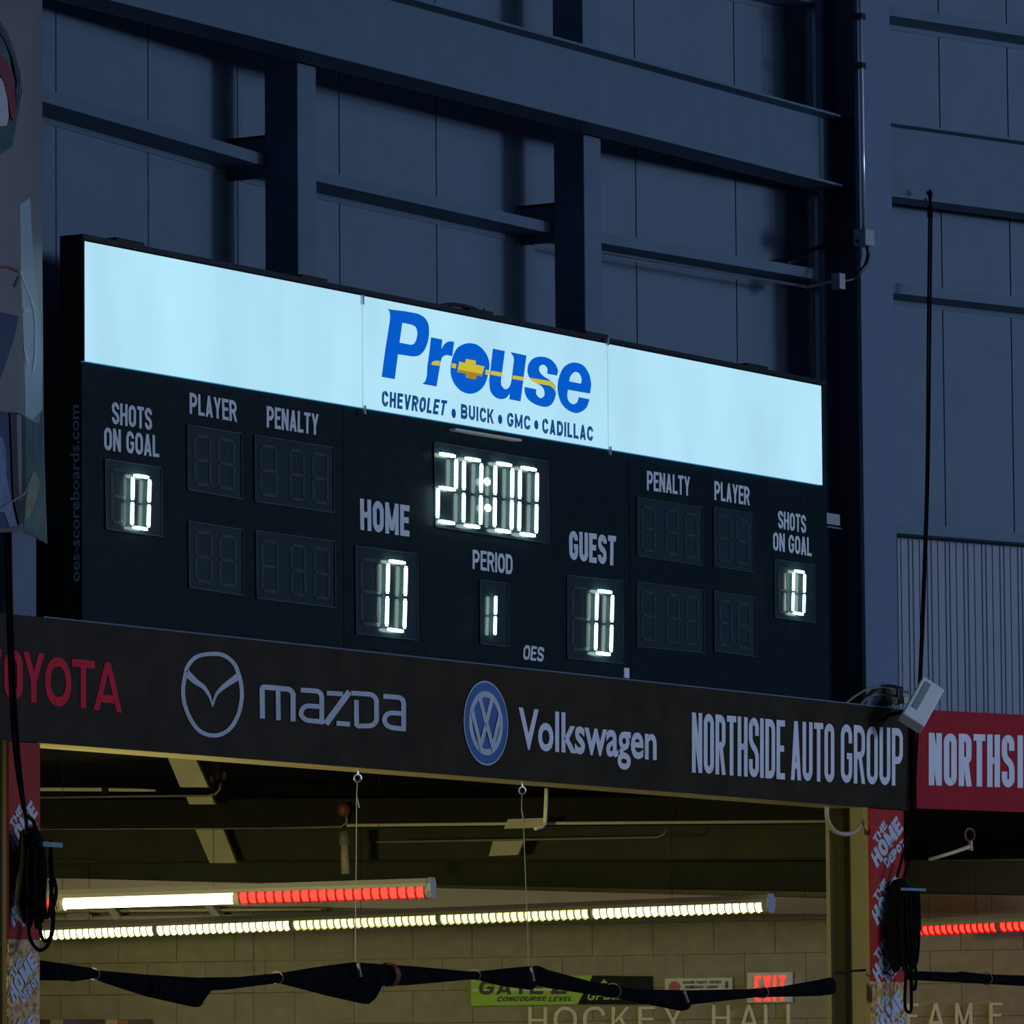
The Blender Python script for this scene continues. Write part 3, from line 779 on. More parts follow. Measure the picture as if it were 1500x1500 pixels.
wrap(col_r, XR0, XR1, zb-.005, zp, [mark(0, 0), mark(.5, 84.5), mark(1.5, 170), mark(3, 254)])
zpl = U(30, 1376, PY(-.10)).z
wrap(col_l, XL0, XL1, zb-.005, zpl, [mark(-1264.5, -23, .92), mark(-1264, 87, .92), mark(-1264.5, 198, .92), mark(-1264, 290, .92)])

# ------------------------------------------------------------------ hanging vinyl banner at the left
xk = [-90, 28, 62]
yk = [-.62, -.54, -.36]
def vY(x):
    for i in range(len(xk)-1):
        if x <= xk[i+1]: return lerp(yk[i], yk[i+1], (x-xk[i])/(xk[i+1]-xk[i]))
    return yk[-1]
def edge(y): return 1+.06*max(0, min(1, (y-380)/420))+.065*max(0, min(1, (y-600)/200))**2
def vpt(x, y, off=0):
    p = U(x*edge(y) if x > 20 else x, y, PY(vY(x)-off)); return p
def vgrid(xs_, ys_, off):
    mb = MB(); nx, ny = len(xs_(0)), len(ys_)
    vs = []
    for y in ys_:
        for x in xs_(y): vs.append(vpt(x, y(x) if callable(y) else y, off))
    fs = [(j*nx+i, j*nx+i+1, (j+1)*nx+i+1, (j+1)*nx+i) for j in range(ny-1) for i in range(nx-1)]
    return mb.add(vs, fs)
bot = lambda x: 780 if x < 25 else 780-3*(x-25)/20 if x < 30 else lerp(778, 797, (x-30)/32)
M_vinyl = mat('white_vinyl_sheet', (.33, .335, .35), .4, vary=.06, scale=2, trans=.35)
vb = thing('vinyl_banner', vpt(20, 780), 'white vinyl banner with blue print hanging on the column at the left edge', 'banner')
sheet = vgrid(lambda y: [-90, -40, 0, 28, 45, 62], [-60, 60, 160, 260, 340, 400, 450, 500, 560, 610, 660, 710, 750, bot], 0).build('banner_sheet', M_vinyl, vb, smooth=True)
so = sheet.modifiers.new('thickness', 'SOLIDIFY'); so.thickness = .002
M_pr_navy = mat('navy_print', (.035, .07, .16), .45, vary=.2, trans=.3)
M_pr_teal = mat('teal_print', (.06, .15, .17), .4, vary=.25, scale=9, trans=.35)
M_pr_red = mat('dark_red_print', (.22, .02, .03), .45, vary=.1, trans=.2)
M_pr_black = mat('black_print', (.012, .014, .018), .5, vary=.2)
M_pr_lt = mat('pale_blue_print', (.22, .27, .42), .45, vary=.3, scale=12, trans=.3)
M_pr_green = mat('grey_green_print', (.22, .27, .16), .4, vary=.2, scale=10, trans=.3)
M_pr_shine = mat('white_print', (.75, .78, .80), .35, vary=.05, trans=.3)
def vprint(name, pts, m_, off=.006, k=0):
    pts = spline(pts, k) if k else pts
    # strips between breaks of the sheet so the print follows its folds
    mb = MB(); mb.fill([pts], lambda x, y: vpt(x, y, off)); return mb.build(name, m_, sheet)
vprint('printed_ring', [(-60, 30), (0, 30), (10, 45), (22, 75), (30, 105), (33, 130), (28, 160), (18, 215), (0, 226), (-60, 226)], M_pr_teal, .012)
vprint('printed_ring', [(0, 36), (9, 50), (20, 78), (28, 105), (29.5, 120), (27, 150), (24.5, 165), (26.5, 120), (18, 85), (7, 58), (0, 48)], M_pr_black, .020)
vprint('printed_crescent', [(0, 80), (8, 85), (18, 108), (22, 130), (24, 160), (22, 178), (16, 172), (12, 145), (6, 120), (0, 110)], M_pr_red, .024)
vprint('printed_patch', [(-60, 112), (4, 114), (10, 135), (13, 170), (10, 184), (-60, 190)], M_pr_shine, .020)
M_lit_strip = mat('sign_lit_vinyl', (.64, .82, .87), .35, vary=.04, trans=.45)  # the sign's cyan light is painted into this strip's colour
vprint('printed_strip', [(29, 300), (44, 290), (50, 400), (58, 470), (60, 520), (60, 600), (46, 615), (36, 609), (35, 520), (31, 420)], M_lit_strip, .005)  # strip stands for the sign's cyan light on the vinyl, not a print
vprint('printed_shape', [(-90, 456), (0, 457), (27, 463), (22, 490), (13, 520), (0, 556), (-90, 600)], M_pr_navy)
vprint('printed_stripe', [(-90, 392), (0, 389), (14, 390), (28, 395), (28, 400), (14, 394), (0, 393), (-90, 397)], M_pr_red)
vprint('printed_stick', [(28, 402), (28, 410), (23, 421), (20, 419)], M_pr_black)
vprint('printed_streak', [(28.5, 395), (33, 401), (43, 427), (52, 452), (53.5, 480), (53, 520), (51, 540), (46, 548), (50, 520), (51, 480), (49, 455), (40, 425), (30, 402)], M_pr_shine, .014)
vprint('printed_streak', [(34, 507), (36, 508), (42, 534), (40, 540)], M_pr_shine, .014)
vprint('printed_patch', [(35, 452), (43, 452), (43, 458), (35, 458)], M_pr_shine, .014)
vprint('printed_shape', [(-90, 602), (0, 602), (14, 604), (20, 760), (26, 772), (-90, 779)], M_pr_navy)
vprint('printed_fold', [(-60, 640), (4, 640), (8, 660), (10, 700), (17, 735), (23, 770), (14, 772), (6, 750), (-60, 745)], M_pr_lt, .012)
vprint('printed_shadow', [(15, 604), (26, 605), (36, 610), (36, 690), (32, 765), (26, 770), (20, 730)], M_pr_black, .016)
vprint('printed_shape', [(36, 611), (45, 617), (57, 621), (60.5, 600), (61, 690), (61.5, 760), (61.5, 792), (45, 784), (31.5, 776), (33, 740), (36, 700)], M_pr_teal, .008)
vprint('printed_leaf', [(47, 688), (53, 700), (55, 712), (48, 735), (40, 757), (32.5, 764), (35, 735), (39, 715)], M_pr_green, .014)
vprint('printed_streak', [(46.5, 690), (41, 710), (34, 725), (18, 736), (0, 746), (0, 744), (18, 733), (33, 722), (40, 707)], M_pr_lt, .020)

# ------------------------------------------------------------------ ropes, hanks, conduit, cables
def rope(path, r, n=6): return MB().tube(path, r, n)
dro = lambda y: F4.pl(lerp(.46, .585, max(0, min(1, (y-300)/700))))
mb = rope(spline3([U(x, y, dro(y)) for x, y in ((1361, 318), (1359, 500), (1357, 700), (1351, 880), (1346, 1000), (1341, 1060), (1335, 1180))]), .008)
hr = thing('hoist_rope', F4.at(.3, .62, 4.2), 'pair of thin black hoist ropes hanging from a pulley on the right-hand beam', 'rope')
mb.build('rope_strand', M_rope, hr)
rope(spline3([U(x, y, dro(y)) for x, y in ((1364.5, 318), (1362.5, 500), (1360, 700), (1354, 880), (1349, 1000), (1345, 1060), (1338, 1180), (1326, 1262))]), .008).build('rope_strand', M_rope, hr)
a = U(1362.5, 282, dro(0)); b = U(1362.5, 318, dro(0))
mb = MB().tube([a+Vector((0, 0, .02)), a, a+Vector((0, 0, -.03)), lerp(a, b, .4), lerp(a, b, .6), b], [.008, .016, .016, .008, .02, .022], 8)
mb.build('pulley', M_rope, hr)
MB().tube([a, a-F4.n*.03], .012, 6).build('pulley_bracket', M_dark, hr)

def hank(label, body, loops, tag_, lead, pl, r=.011):
    h = thing('rope_hank', U(*body[-1][:2], pl), label, 'rope', 'coiled black ropes on the columns')
    path = [U(x, y, pl) for x, y, w in body]; sc = 1/ (FPX/(path[0]-CAM).length)
    MB().tube(path, [w*sc for x, y, w in body], 12).build('rope_coil', M_rope, h, smooth=True)
    nrm = pl[0] if pl[0].dot(CAM-path[0]) > 0 else -pl[0]
    for i, lp in enumerate(loops):
        closed = spline([(x, y) for x, y in lp], 5, False)
        MB().tube([U(x, y, pl)+nrm*(.05+.012*(i % 4)) for x, y in closed], r, 6).build('rope_loop', M_rope, h)
    x0, y0, x1, y1, th = tag_
    p, q = U(x0, y0, pl)+nrm*.09, U(x1, y1, pl)+nrm*.09
    MB().bar(p, q, .03, th*sc).build('cleat_tie', M_vwblue if False else mat('pale_blue_tie', (.16, .24, .34), .5), h)
    for ld in lead:
        MB().tube(spline3([U(x, y, pl)+nrm*.03 for x, y in ld]), r, 6).build('rope_lead', M_rope, h)
    return h
PH = PY(-.20)
rnd = random.Random(3)
def jit_loops(x0, x1, y0, y1a, y1b, n):
    out = []
    for i in range(n):
        cx = rnd.uniform(x0, x1); w = rnd.uniform(4, 9); yb = rnd.uniform(y1a, y1b); yt_ = y0+rnd.uniform(-8, 20)
        out.append([(cx-w, yt_), (cx-w-1, (yt_+yb)/2), (cx-w*.6, yb-6), (cx, yb), (cx+w*.6, yb-6), (cx+w, (yt_+yb)/2), (cx+w-2, yt_)])
    return out
hank('coiled black rope hank on the column under the left end of the black banner', [(42, 1216, 13), (46, 1232, 19), (47, 1250, 20), (46, 1275, 20), (43, 1300, 20), (38, 1325, 17), (40, 1345, 10), (44, 1358, 3)],
     [[(32, 1300), (31, 1350), (33, 1375), (46, 1392), (60, 1383), (67, 1350), (66, 1320), (63, 1290)], [(45, 1340), (46, 1368), (53, 1379), (62, 1370), (64, 1350), (60, 1336)], [(62, 1285), (66, 1305), (63, 1325), (57, 1335)], [(34, 1330), (36, 1350), (41, 1352), (45, 1340)]]+jit_loops(34, 54, 1235, 1310, 1358, 9),
     (40, 1237, 69, 1239, 7), [[(1, 700), (4, 850), (9, 1010), (16, 1110), (27, 1180), (31, 1194), (33, 1222)], [(31, 1194), (42, 1203), (47, 1217)], [(6, 600), (9, 850), (14, 1000), (21, 1110), (30, 1190)]], PH)
hank('coiled black rope hank on the column beside the right end of the black banner', [(1316, 1290, 10), (1318, 1300, 15), (1315, 1325, 14), (1314, 1355, 14), (1313, 1385, 14), (1314, 1405, 12), (1312, 1418, 7), (1310, 1424, 2)],
     [[(1329, 1300), (1330, 1340), (1331, 1390), (1328, 1408), (1324, 1395), (1325, 1350), (1324, 1310)], [(1316, 1415), (1314, 1450), (1314, 1475), (1319, 1483), (1323, 1478), (1323, 1450), (1322, 1420)], [(1325, 1405), (1328, 1430), (1326, 1449), (1322, 1445), (1321, 1425)]]+jit_loops(1306, 1324, 1305, 1380, 1428, 8),
     (1305, 1303, 1337, 1304, 4), [[(1324, 1225), (1318, 1250), (1308, 1285)], [(1326, 1262), (1318, 1285), (1316, 1292)]], PY(-.18))

# conduit down the right column
pc = PY(-.13)
cd = thing('conduit', U(1267, 338, pc), 'vertical metal conduit on the front of the right column above a grey junction box', 'conduit')
MB().tube([U(x, y, pc) for x, y in ((1259.5, -25), (1262, 100), (1264, 220), (1266, 338))], .014, 10).build('pipe', M_galv, cd, smooth=True)
for y in (24, 96):
    p = U(1261+y*.01, y, pc); MB().box((p.x-.03, -.15, p.z-.02), (p.x+.03, -.08, p.z+.02)).build('pipe_strap', M_hose, cd)
p = U(1265.5, 348, pc)
jb = tag(MB().box((p.x-.065, -.18, p.z-.06), (p.x+.065, -.082, p.z+.055)).build('junction_box', M_jbox, bevel=.008), 'small grey junction box on the right column under the vertical conduit', 'junction box')
jz = p
fh = lambda pts, r, pl_=None: MB().tube(spline3(pts), r, 8)
tag(fh([jz+Vector((-.06, 0, -.03)), U(1240, 358, PY(0)), U(1215, 357, PY(.15)), U(1190, 366, PY(.3)), U(1172, 378, PY(.38)), U(1152, 386, F3.pl(.16))], .017).build('flex_hose', M_hose, smooth=True), 'black flexible hose curving left from the junction box to the wall girt', 'hose', 'flexible hoses by the right column')
b2 = U(1226, 411, PY(-.02))
tag(fh([jz+Vector((.045, 0, -.06)), U(1272, 372, pc), U(1268, 388, pc), U(1258, 400, PY(-.10)), U(1248, 409, PY(-.06)), b2+Vector((.05, 0, 0))], .014).build('flex_hose', M_hose, smooth=True), 'black flexible hose looping down from the junction box to the small end fitting', 'hose', 'flexible hoses by the right column')
tag(MB().box((b2.x-.03, b2.y-.04, b2.z-.06), (b2.x+.05, b2.y+.03, b2.z+.05)).build('conduit_fitting', M_jbox, bevel=.006), 'small pale fitting at the right end of the pipe under the wall girt', 'fitting')
a = F3.px(905, 375, .30); zc = F3.px(1100, 405.5, .30).z
tag(MB().tube([F3.at(.24, .30, zc), F3.at(2.75, .30, zc-.004), Vector((b2.x, b2.y, b2.z))], .011, 8).build('conduit', M_galv, smooth=True), 'thin shiny pipe along the bottom of the wall girt left of the right column', 'conduit')
# bracket between the scoreboard and the right column
pk = U(1220, 761, PY(.0))
br = thing('mounting_bracket', (8.68, .1, pk.z-.04), 'small grey bracket tying the right end of the scoreboard to the column', 'bracket')
MB().box((8.672, .0, pk.z-.035), (pk.x+.10, .03, pk.z+.04)).build('bracket_plate', M_jbox, br)
p = U(1260, 771, PY(.02)); MB().box((8.78, .085, p.z-.03), (9.06, .10, p.z-.018)).box((p.x-.08, -.0, p.z-.006), (p.x+.07, .012, p.z+.006)).build('bracket_arm', M_steel2, br)

# floodlight box and cables at the right end of the black banner
q0, q1 = U(1364.5, 1005.5, PY(-.40)), U(1334.5, 1060, PY(-.40))
fl = thing('floodlight', (q1+q0)/2, 'off-white tilted floodlight box at the top right corner of the black banner', 'floodlight')
ax = (q1-q0).normalized(); sd = Vector((.85, -.53, 0)); sd = (sd-ax*sd.dot(ax)).normalized(); nn = ax.cross(sd).normalized()
if nn.dot(FWD) > 0: nn = -nn
def obox(mb, c, a, b, d, ha, hb, hd):
    pts = [c-a*ha-b*hb-d*hd, c+a*ha-b*hb-d*hd, c+a*ha+b*hb-d*hd, c-a*ha+b*hb-d*hd]; return mb.prism(pts, d*2*hd)
cF = (q0+q1)/2; hl = (q1-q0).length/2
obox(MB(), cF, ax, sd, nn, hl, .085, .045).build('light_body', M_box, fl, bevel=.008)
obox(MB(), cF-ax*.03-sd*.035+nn*.047, ax, sd, nn, hl*.68, .022, .004).build('lens', M_boxscreen, fl)
MB().tube([cF-nn*.04, Vector((cF.x-.05, -.18, cF.z-.06)), Vector((cF.x-.07, -.136, cF.z-.10))], .014, 8).build('mounting_arm', M_dark, fl)
cb = thing('cable_bundle', U(1310, 1034, PY(-.1)), 'tangle of cables and fittings on top of the right end of the black banner', 'cables')
for pts in (((1238, 1031), (1252, 1020), (1270, 1010), (1290, 1007), (1310, 1010), (1330, 1014)), ((1260, 1033), (1268, 1024), (1280, 1018), (1302, 1019), (1318, 1024)), ((1264, 1031), (1280, 1013), (1300, 1004), (1322, 1008))):
    fh([U(x, y, PY(-.10)) for x, y in pts], .009).build('cable', M_hose if pts[0][0] == 1264 else M_dpipe, cb, smooth=True)
for x, y, w, h, mm in ((1304, 1014, 5, 4, M_beige), (1305, 1026, 6, 5, M_beige), (1314, 1018, 5, 8, M_hose), (1322, 1026, 4, 5, M_beige), (1298, 1030, 5, 4, M_hose)):
    p = U(x, y, PY(-.12)); k = 1/212
    MB().box((p.x-w*k*1.5, -.15, p.z-h*k), (p.x+w*k*1.5, -.10, p.z+h*k)).build('fitting', mm, cb, bevel=.004)
tag(fh([U(x, y, PY(-.03)) for x, y in ((1211, 1181), (1212, 1200), (1222, 1217), (1238, 1222), (1254, 1217), (1266, 1200), (1267, 1181))], .016).build('hose', M_beige, smooth=True), 'pale hose hanging in a U below the right end of the black banner', 'hose')

# ================================================================== CONCOURSE
def fixture(label, L, R, tL, tR, cuts, mats, hx0=None, hx1=None, endcap=True, blades=True, r=.050, group='ceiling light fixtures in the concourse'):
    """Strip light from photo point L to R (lens centre line) at the given distances; cuts are fractions."""
    p, q = D(*L, tL), D(*R, tR)
    ax = (q-p).normalized(); ln = (q-p).length
    side = ax.cross(Vector((0, 0, 1))).normalized()
    if side.dot(CAM-p) < 0: side = -side
    up = side.cross(ax); up = up if up.z > 0 else -up
    fx = thing('strip_light', (p+q)/2, label, 'light fixture', group)
    sec = lambda a, pts: [p+ax*a+side*x+up*z for x, z in pts]
    # housing above the lens
    prof = [(-.046, .026), (.046, .026), (.050, .050), (.030, .082), (-.030, .082), (-.050, .050)]
    h0, h1 = (hx0 if hx0 is not None else 0)*ln, (hx1 if hx1 is not None else 1)*ln
    MB().prism(sec(h0, prof), ax*(h1-h0)).build('housing', M_house, fx)
    half = lambda rr, n=12: [(rr*math.cos(2.75+3.92*k/n), rr*math.sin(2.75+3.92*k/n)+.006) for k in range(n+1)]
    for (a, b), (kind, mm, mblade) in zip(zip(cuts[:-1], cuts[1:]), mats):
        if kind is None: continue
        a, b = a*ln, b*ln
        if kind == 'bare':
            c = p-up*.012
            t = MB().cyl(c+ax*(a+.03), c+ax*(b-.03), .034, 12).build('bare_tube', mm, fx, smooth=True)
            for e in (a, b):
                MB().cyl(c+ax*(e-.03), c+ax*(e+.03), .045, 12).build('lamp_holder', M_signwhite, fx)
            continue
        ls = MB().prism(sec(a+.012, half(r*.80)), ax*(b-a-.024)).build('lens', mm, fx)
        n = max(3, int((b-a)/.060)); mb = MB()
        for k in range(n+1):
            s = a+.014+(b-a-.034)*k/n
            mb.prism(sec(s, half(r*1.05)), ax*.010)
        tag(mb.build('louvre', mblade, ls), kind='stuff')
        MB().prism(sec(b-.012, half(r*1.0)), ax*.022).build('lens_joint', M_house, fx)
    for k in (.09, .47, .88):
        c = p+ax*ln*k+up*.07; MB().cyl(c, Vector((c.x, c.y, 4.5)), .002, 6).build('hanger_wire', M_dark, fx)
    if endcap:
        MB().prism(sec(ln+.005, [(-.058, 0), (-.04, -.042), (0, -.056), (.04, -.042), (.058, 0), (.058, .05), (.035, .088), (-.035, .088), (-.058, .05)]), ax*.03).build('end_cap', M_cap, fx, bevel=.006)
    return fx
fr = lambda x, a=40, b=1124: (x-a)/(b-a)
fixture('long yellow-white strip light reaching from the left rope hank almost to the right column', (40, 1369.5), (1124, 1327.5), 47.2, 43.6, [0, fr(244), fr(451), fr(667), fr(884), 1],
        [('l', E_lensA, M_bladew), ('l', E_lensA, M_bladew), ('l', E_lensB, M_bladew), ('l', E_lensB, M_bladew), ('l', E_lensA, M_bladew)])
fr2 = lambda x: (x-40)/(628-40)
fixture('shorter strip light at left with a bare white tube and red louvred ends', (40, 1323.5), (628, 1305), 41.6, 40.6, [0, fr2(90), fr2(353), 1],
        [('l', E_lensR, M_blader), ('bare', E_tube, None), ('l', E_lensR, M_blader)], r=.058)
fixture('red strip light at the right edge, past the right column', (1318, 1363.5), (1560, 1352.5), 45.6, 44.6, [0, .62, 1],
        [('l', E_lensR, M_blader), ('l', E_lensR, M_blader)], endcap=False)
# ducts, pipes and braces under the dark ceiling
def slab(name, x0, x1, yt0, yb0, yt1, yb1, off, m_, label, cat, dep=.15, group=None):
    pl = PW(off)
    pts = [U(x0, yb0, pl), U(x1, yb1, pl), U(x1, yt1, pl), U(x0, yt0, pl)]
    return tag(MB().prism(pts, -FW.n*dep).build(name, m_, bevel=.006), label, cat, group)
slab('air_duct', 20, 1296, 1216, 1262, 1206, 1256, 2.2, M_olive, 'long dark olive duct below the ceiling, above the strip lights', 'duct', .5)
slab('ceiling_beam', 20, 1296, 1172, 1211, 1166, 1203, 2.9, M_dark, 'dark beam crossing the concourse ceiling just above the olive duct', 'beam', .2)
slab('ceiling_beam', 20, 1600, 1262, 1284, 1262, 1312, .5, M_olive, 'dark beam over the pale bulkhead at the back wall', 'beam', .3)
def brace(pts, off, label): return tag(MB().prism([U(x, y, PW(off)) for x, y in pts], -FW.n*.05).build('diagonal_brace', M_tan), label, 'brace', 'diagonal braces under the concourse ceiling')
brace([(244, 1106), (284, 1106), (305, 1153), (264, 1153)], 3.8, 'yellow-lit diagonal brace right under the black banner at left')
brace([(272, 1166), (310, 1166), (315, 1178), (277, 1178)], 3.25, 'short lower piece of the left diagonal brace behind the thin pipe')
brace([(286, 1215), (327, 1215), (346, 1264), (307, 1264)], 2.45, 'diagonal brace against the olive duct at left')
brace([(744, 1200), (800, 1198), (793, 1212), (738, 1214)], 3.2, 'short diagonal brace behind the bent yellow pipe')
brace([(722, 1232), (768, 1230), (758, 1252), (716, 1254)], 2.45, 'diagonal brace against the olive duct at middle')
def pipe(pts, off, r, m_, label, name='sprinkler_pipe', cat='pipe', group='pipes under the concourse ceiling'):
    return tag(MB().tube([U(x, y, PY(.15) if off is None else PW(off)) for x, y in pts], r, 8).build(name, m_, smooth=True), label, cat, group)
pf = thing('strip_batten', U(140, 1158, PW(3.4)), 'bright thin batten with a dark clamp at upper left under the black banner', 'batten')
MB().tube([U(20, 1156, PW(3.4)), U(150, 1156.5, PW(3.4)), U(210, 1157.5, PW(3.4)), U(228, 1158, PW(3.4))], [.014, .014, .011, .006], 8).build('batten_rail', M_pipe, pf)
c = U(155, 1157.5, PW(3.4)); MB().cyl(c-FW.d*.025, c+FW.d*.025, .022, 10).build('clamp', M_dark, pf)
sp = thing('sprinkler_pipe', U(310, 1164, PW(3.3)), 'thin pipe ending in an upturned sprinkler fitting at left', 'pipe', 'pipes under the concourse ceiling')
MB().tube([U(x, y, PW(3.3)) for x, y in ((20, 1169), (200, 1166.5), (305, 1165.5), (316, 1163), (322, 1156), (323, 1146))], .008, 8).build('pipe_run', M_dpipe, sp, smooth=True)
for x, y, r in ((318, 1124, .02), (310, 1142, .016), (328, 1138, .016), (318, 1136, .022)):
    c = U(x, y, PW(3.3)); MB().cyl(c-Vector((0, 0, .02)), c+Vector((0, 0, .03)), r, 8).build('sprinkler_fitting', M_redknob if r > .018 else M_dpipe, sp)
pipe([(20, 1215), (220, 1214), (400, 1213)], 2.95, .006, M_dpipe, 'thin dull pipe at left along the bottom of the dark beam')
pipe([(400, 1213), (500, 1211), (508, 1205), (508, 1192)], 2.95, .008, M_dpipe, 'short dull pipe that joins the red sprinkler valve')
pipe([(508, 1209), (800, 1206), (1212, 1203)], 3.0, .012, M_pipe, 'long pale pipe running from the middle to the right column')
pipe([(552, 1233.5), (760, 1230), (962, 1226.5), (972, 1223), (976, 1214)], 2.8, .008, M_dpipe, 'thin pipe below the long pale pipe, turned up at its right end')
vd = thing('vent_stub', U(508, 1280, PW(2.8)), 'short beige vertical pipe stub under the dark beam with a red valve above', 'pipe')
MB().cyl(U(505, 1237, PW(2.8)), U(506, 1280, PW(2.8)), .030, 12).build('stub', M_beige, vd, smooth=True)
MB().cyl(U(504, 1218, PW(2.8)), U(505, 1237, PW(2.8)), .038, 12).build('collar', M_dpipe, vd, smooth=True)
c = U(504, 1186, PW(3.0)); MB().tube([c-Vector((0, 0, .05)), c-Vector((0, 0, .02)), c+Vector((0, 0, .03)), c+Vector((0, 0, .05))], [.02, .05, .045, .01], 12).build('red_valve', M_redknob, vd, smooth=True)
pipe([(800.5, 1155), (799, 1190), (798, 1206), (794, 1211), (784, 1214)], None, .012, M_pipe, 'bent yellow pipe dropping from the black banner at middle')
# struts and trunking between the two strip lights
slab('cable_trunking', 20, 470, 1333, 1338, 1330, 1334, .30, M_pipe, 'pale cable trunking between the two strip lights', 'trunking', .14)
slab('cable_tray', 20, 480, 1343, 1349, 1338, 1344, .42, M_house, 'grey tray behind the top of the long strip light at left', 'tray', .36)
for x, lab in ((160, 'left'), (307, 'right')):
    tag(MB().bar(U(x-8, 1318, PW(.5)), U(x+14, 1346, PW(.45)), .05, .03, FW.n).build('strut', M_house), f'short slanted strut below the bare tube, the {lab} one of two', 'strut')
tag(MB().tube([U(x, y, PW(.44)) for x, y in ((97, 1347), (100, 1341), (112, 1339.5), (128, 1339.5), (134, 1344), (130, 1348))], .02, 8).build('exit_lamp', M_house, smooth=True), 'rounded lamp lying on the grey tray at left', 'lamp')

# bent pipe seen through the right-hand opening
rp = thing('sprinkler_pipe', U(1400, 1248, F4.pl(.1)), 'slanted pipe with a round red fitting below the red banner', 'pipe', 'pipes under the concourse ceiling')
MB().tube([U(x, y, F4.pl(.1)) for x, y in ((1362, 1259), (1395, 1249), (1421, 1240))], .014, 8).build('pipe_run', M_pipe, rp, smooth=True)
MB().cyl(U(1422, 1246, F4.pl(.1)), U(1421, 1232, F4.pl(.1)), .018, 8).build('elbow', M_beige, rp)
c = U(1420, 1223, F4.pl(.1)); MB().tube([c+Vector((.04*math.cos(a*math.pi/6)*1.2, -.04*math.cos(a*math.pi/6)*.3, .045*math.sin(a*math.pi/6))) for a in range(12)], .010, 6, True).build('ring_fitting', M_redknob, rp)

# wall letters
wl = []
def wall_letter(ch, x0, x1, y0, hgt, lab):
    f = quad((x0, y0+.1), (x1, y0-.1), (x1, y0+hgt-.1), (x0, y0+hgt+.1), PW(.0), 0)
    f2 = lambda u, v: f(u, v); f2.A = f.A; f2.n = f.n
    o = text(MB(), ch, f2, t=.125, gap=0, r=.9, depth=.02).build('wall_letter', M_lettermetal)
    return tag(o, lab, 'letter', 'raised letters on the block wall')
for ch, x0, x1, y0, lab in (('H', 775, 802, 1475.5, 'raised beige letter H beginning the first word on the block wall'), ('O', 812, 846, 1474.5, 'raised beige letter O under the lime green sign'),
    ('C', 855, 887, 1474.5, 'raised beige letter C under the dark half of the gate sign'), ('K', 897, 923, 1475, 'raised beige letter K under the right end of the gate sign'),
    ('E', 936, 960, 1474.5, 'raised beige letter E right of the letter K'), ('Y', 973, 1001, 1474, 'raised beige letter Y under the low point of the black curtain'),
    ('H', 1044, 1070, 1472, 'raised beige letter H below the white ticket sign'), ('A', 1084, 1112, 1471.5, 'raised beige letter A below the exit sign'),
    ('L', 1120, 1142, 1471, 'raised beige letter L below the exit sign, first of two'), ('L', 1153, 1175, 1470.5, 'raised beige letter L below the exit sign, second of two'),
    ('F', 1329, 1346, 1470, 'raised beige letter F right of the right rope hank'), ('A', 1359, 1384, 1469.5, 'raised beige letter A in the last word at right'),
    ('M', 1400, 1425, 1469.2, 'raised beige letter M in the last word at right'), ('E', 1450, 1469, 1468.8, 'raised beige letter E at the far right')):
    wall_letter(ch, x0, x1, y0, 38, lab)

# signs on the block wall
def plate(name, TL, TR, BR, BL, off, m_, parent=None, dep=.02):
    return MB().prism([U(*p, PW(off)) for p in (BL, BR, TR, TL)], -FW.n*dep).build(name, m_, parent)
gs = thing('gate_sign', U(820, 1473, PW(.02)), 'lime green and black gate sign on the block wall behind the black curtain', 'sign')
plate('green_panel', (690, 1431), (868, 1429), (846, 1471), (690, 1473.5), .03, M_green, gs)
plate('black_panel', (868.3, 1429), (955, 1430), (955, 1471.3), (846.3, 1471), .03, M_blacksign, gs)
MB().prism([U(*p, PW(.034)) for p in ((690, 1449), (848, 1448), (848, 1451), (690, 1452.5))], -FW.n*.003).build('pale_stripe', M_signwhite, gs)
text(MB(), 'GATE', quad((703, 1436), (797, 1434.5), (795, 1456.3), (701, 1457), PW(.038), 0), t=.25, gap=.15, r=.3).build('sign_word', M_signblack, gs)
text(MB(), '2', quad((809, 1434.5), (832, 1434), (829, 1456), (807, 1456.3), PW(.038), 0), t=.25, gap=.15, r=.3).build('sign_number', M_signblack, gs)
for wd_, xa, xb in (('CONCOURSE', 730, 802), ('LEVEL', 806, 840)):
    text(MB(), wd_, quad((xa, 1460), (xb, 1459.4), (xb-3, 1466), (xa-3, 1467), PW(.038), 0), t=.24, gap=.2, r=.25).build('sign_word', M_signblack, gs)
text(MB(), 'GFL', quad((862, 1453.5), (895, 1453), (893, 1464), (860, 1465.5), PW(.038), 0), t=.22, gap=.15, r=.3).build('sign_word', M_greenlet, gs)
text(MB(), 'GARDENS', quad((897, 1460), (940, 1460), (939, 1464), (896, 1464.5), PW(.038), 0), t=.2, gap=.2, r=.3).build('sign_word', M_greenlet, gs)
c = [U(885, 1434, PW(.038)), U(890, 1440, PW(.038)), U(880, 1440, PW(.038))]; MB().poly(c).build('sign_mark', M_greenlet, gs)
ts = thing('ticket_sign', U(1023, 1455, PW(.02)), 'white ticket holder sign with a red roundel and a down arrow', 'sign')
plate('sign_plate', (974, 1433.5), (1073, 1432), (1073, 1456), (974, 1457.5), .03, M_signwhite, ts)
c = U(988, 1446, PW(.036)); e1, e2 = FW.d, Vector((0, 0, 1)); rr = .045
MB().poly([c+e1*rr*math.cos(a*math.pi/12)+e2*rr*math.sin(a*math.pi/12) for a in range(24)]).build('roundel', mat('red_brown_print', (.42, .10, .07), .5), ts)
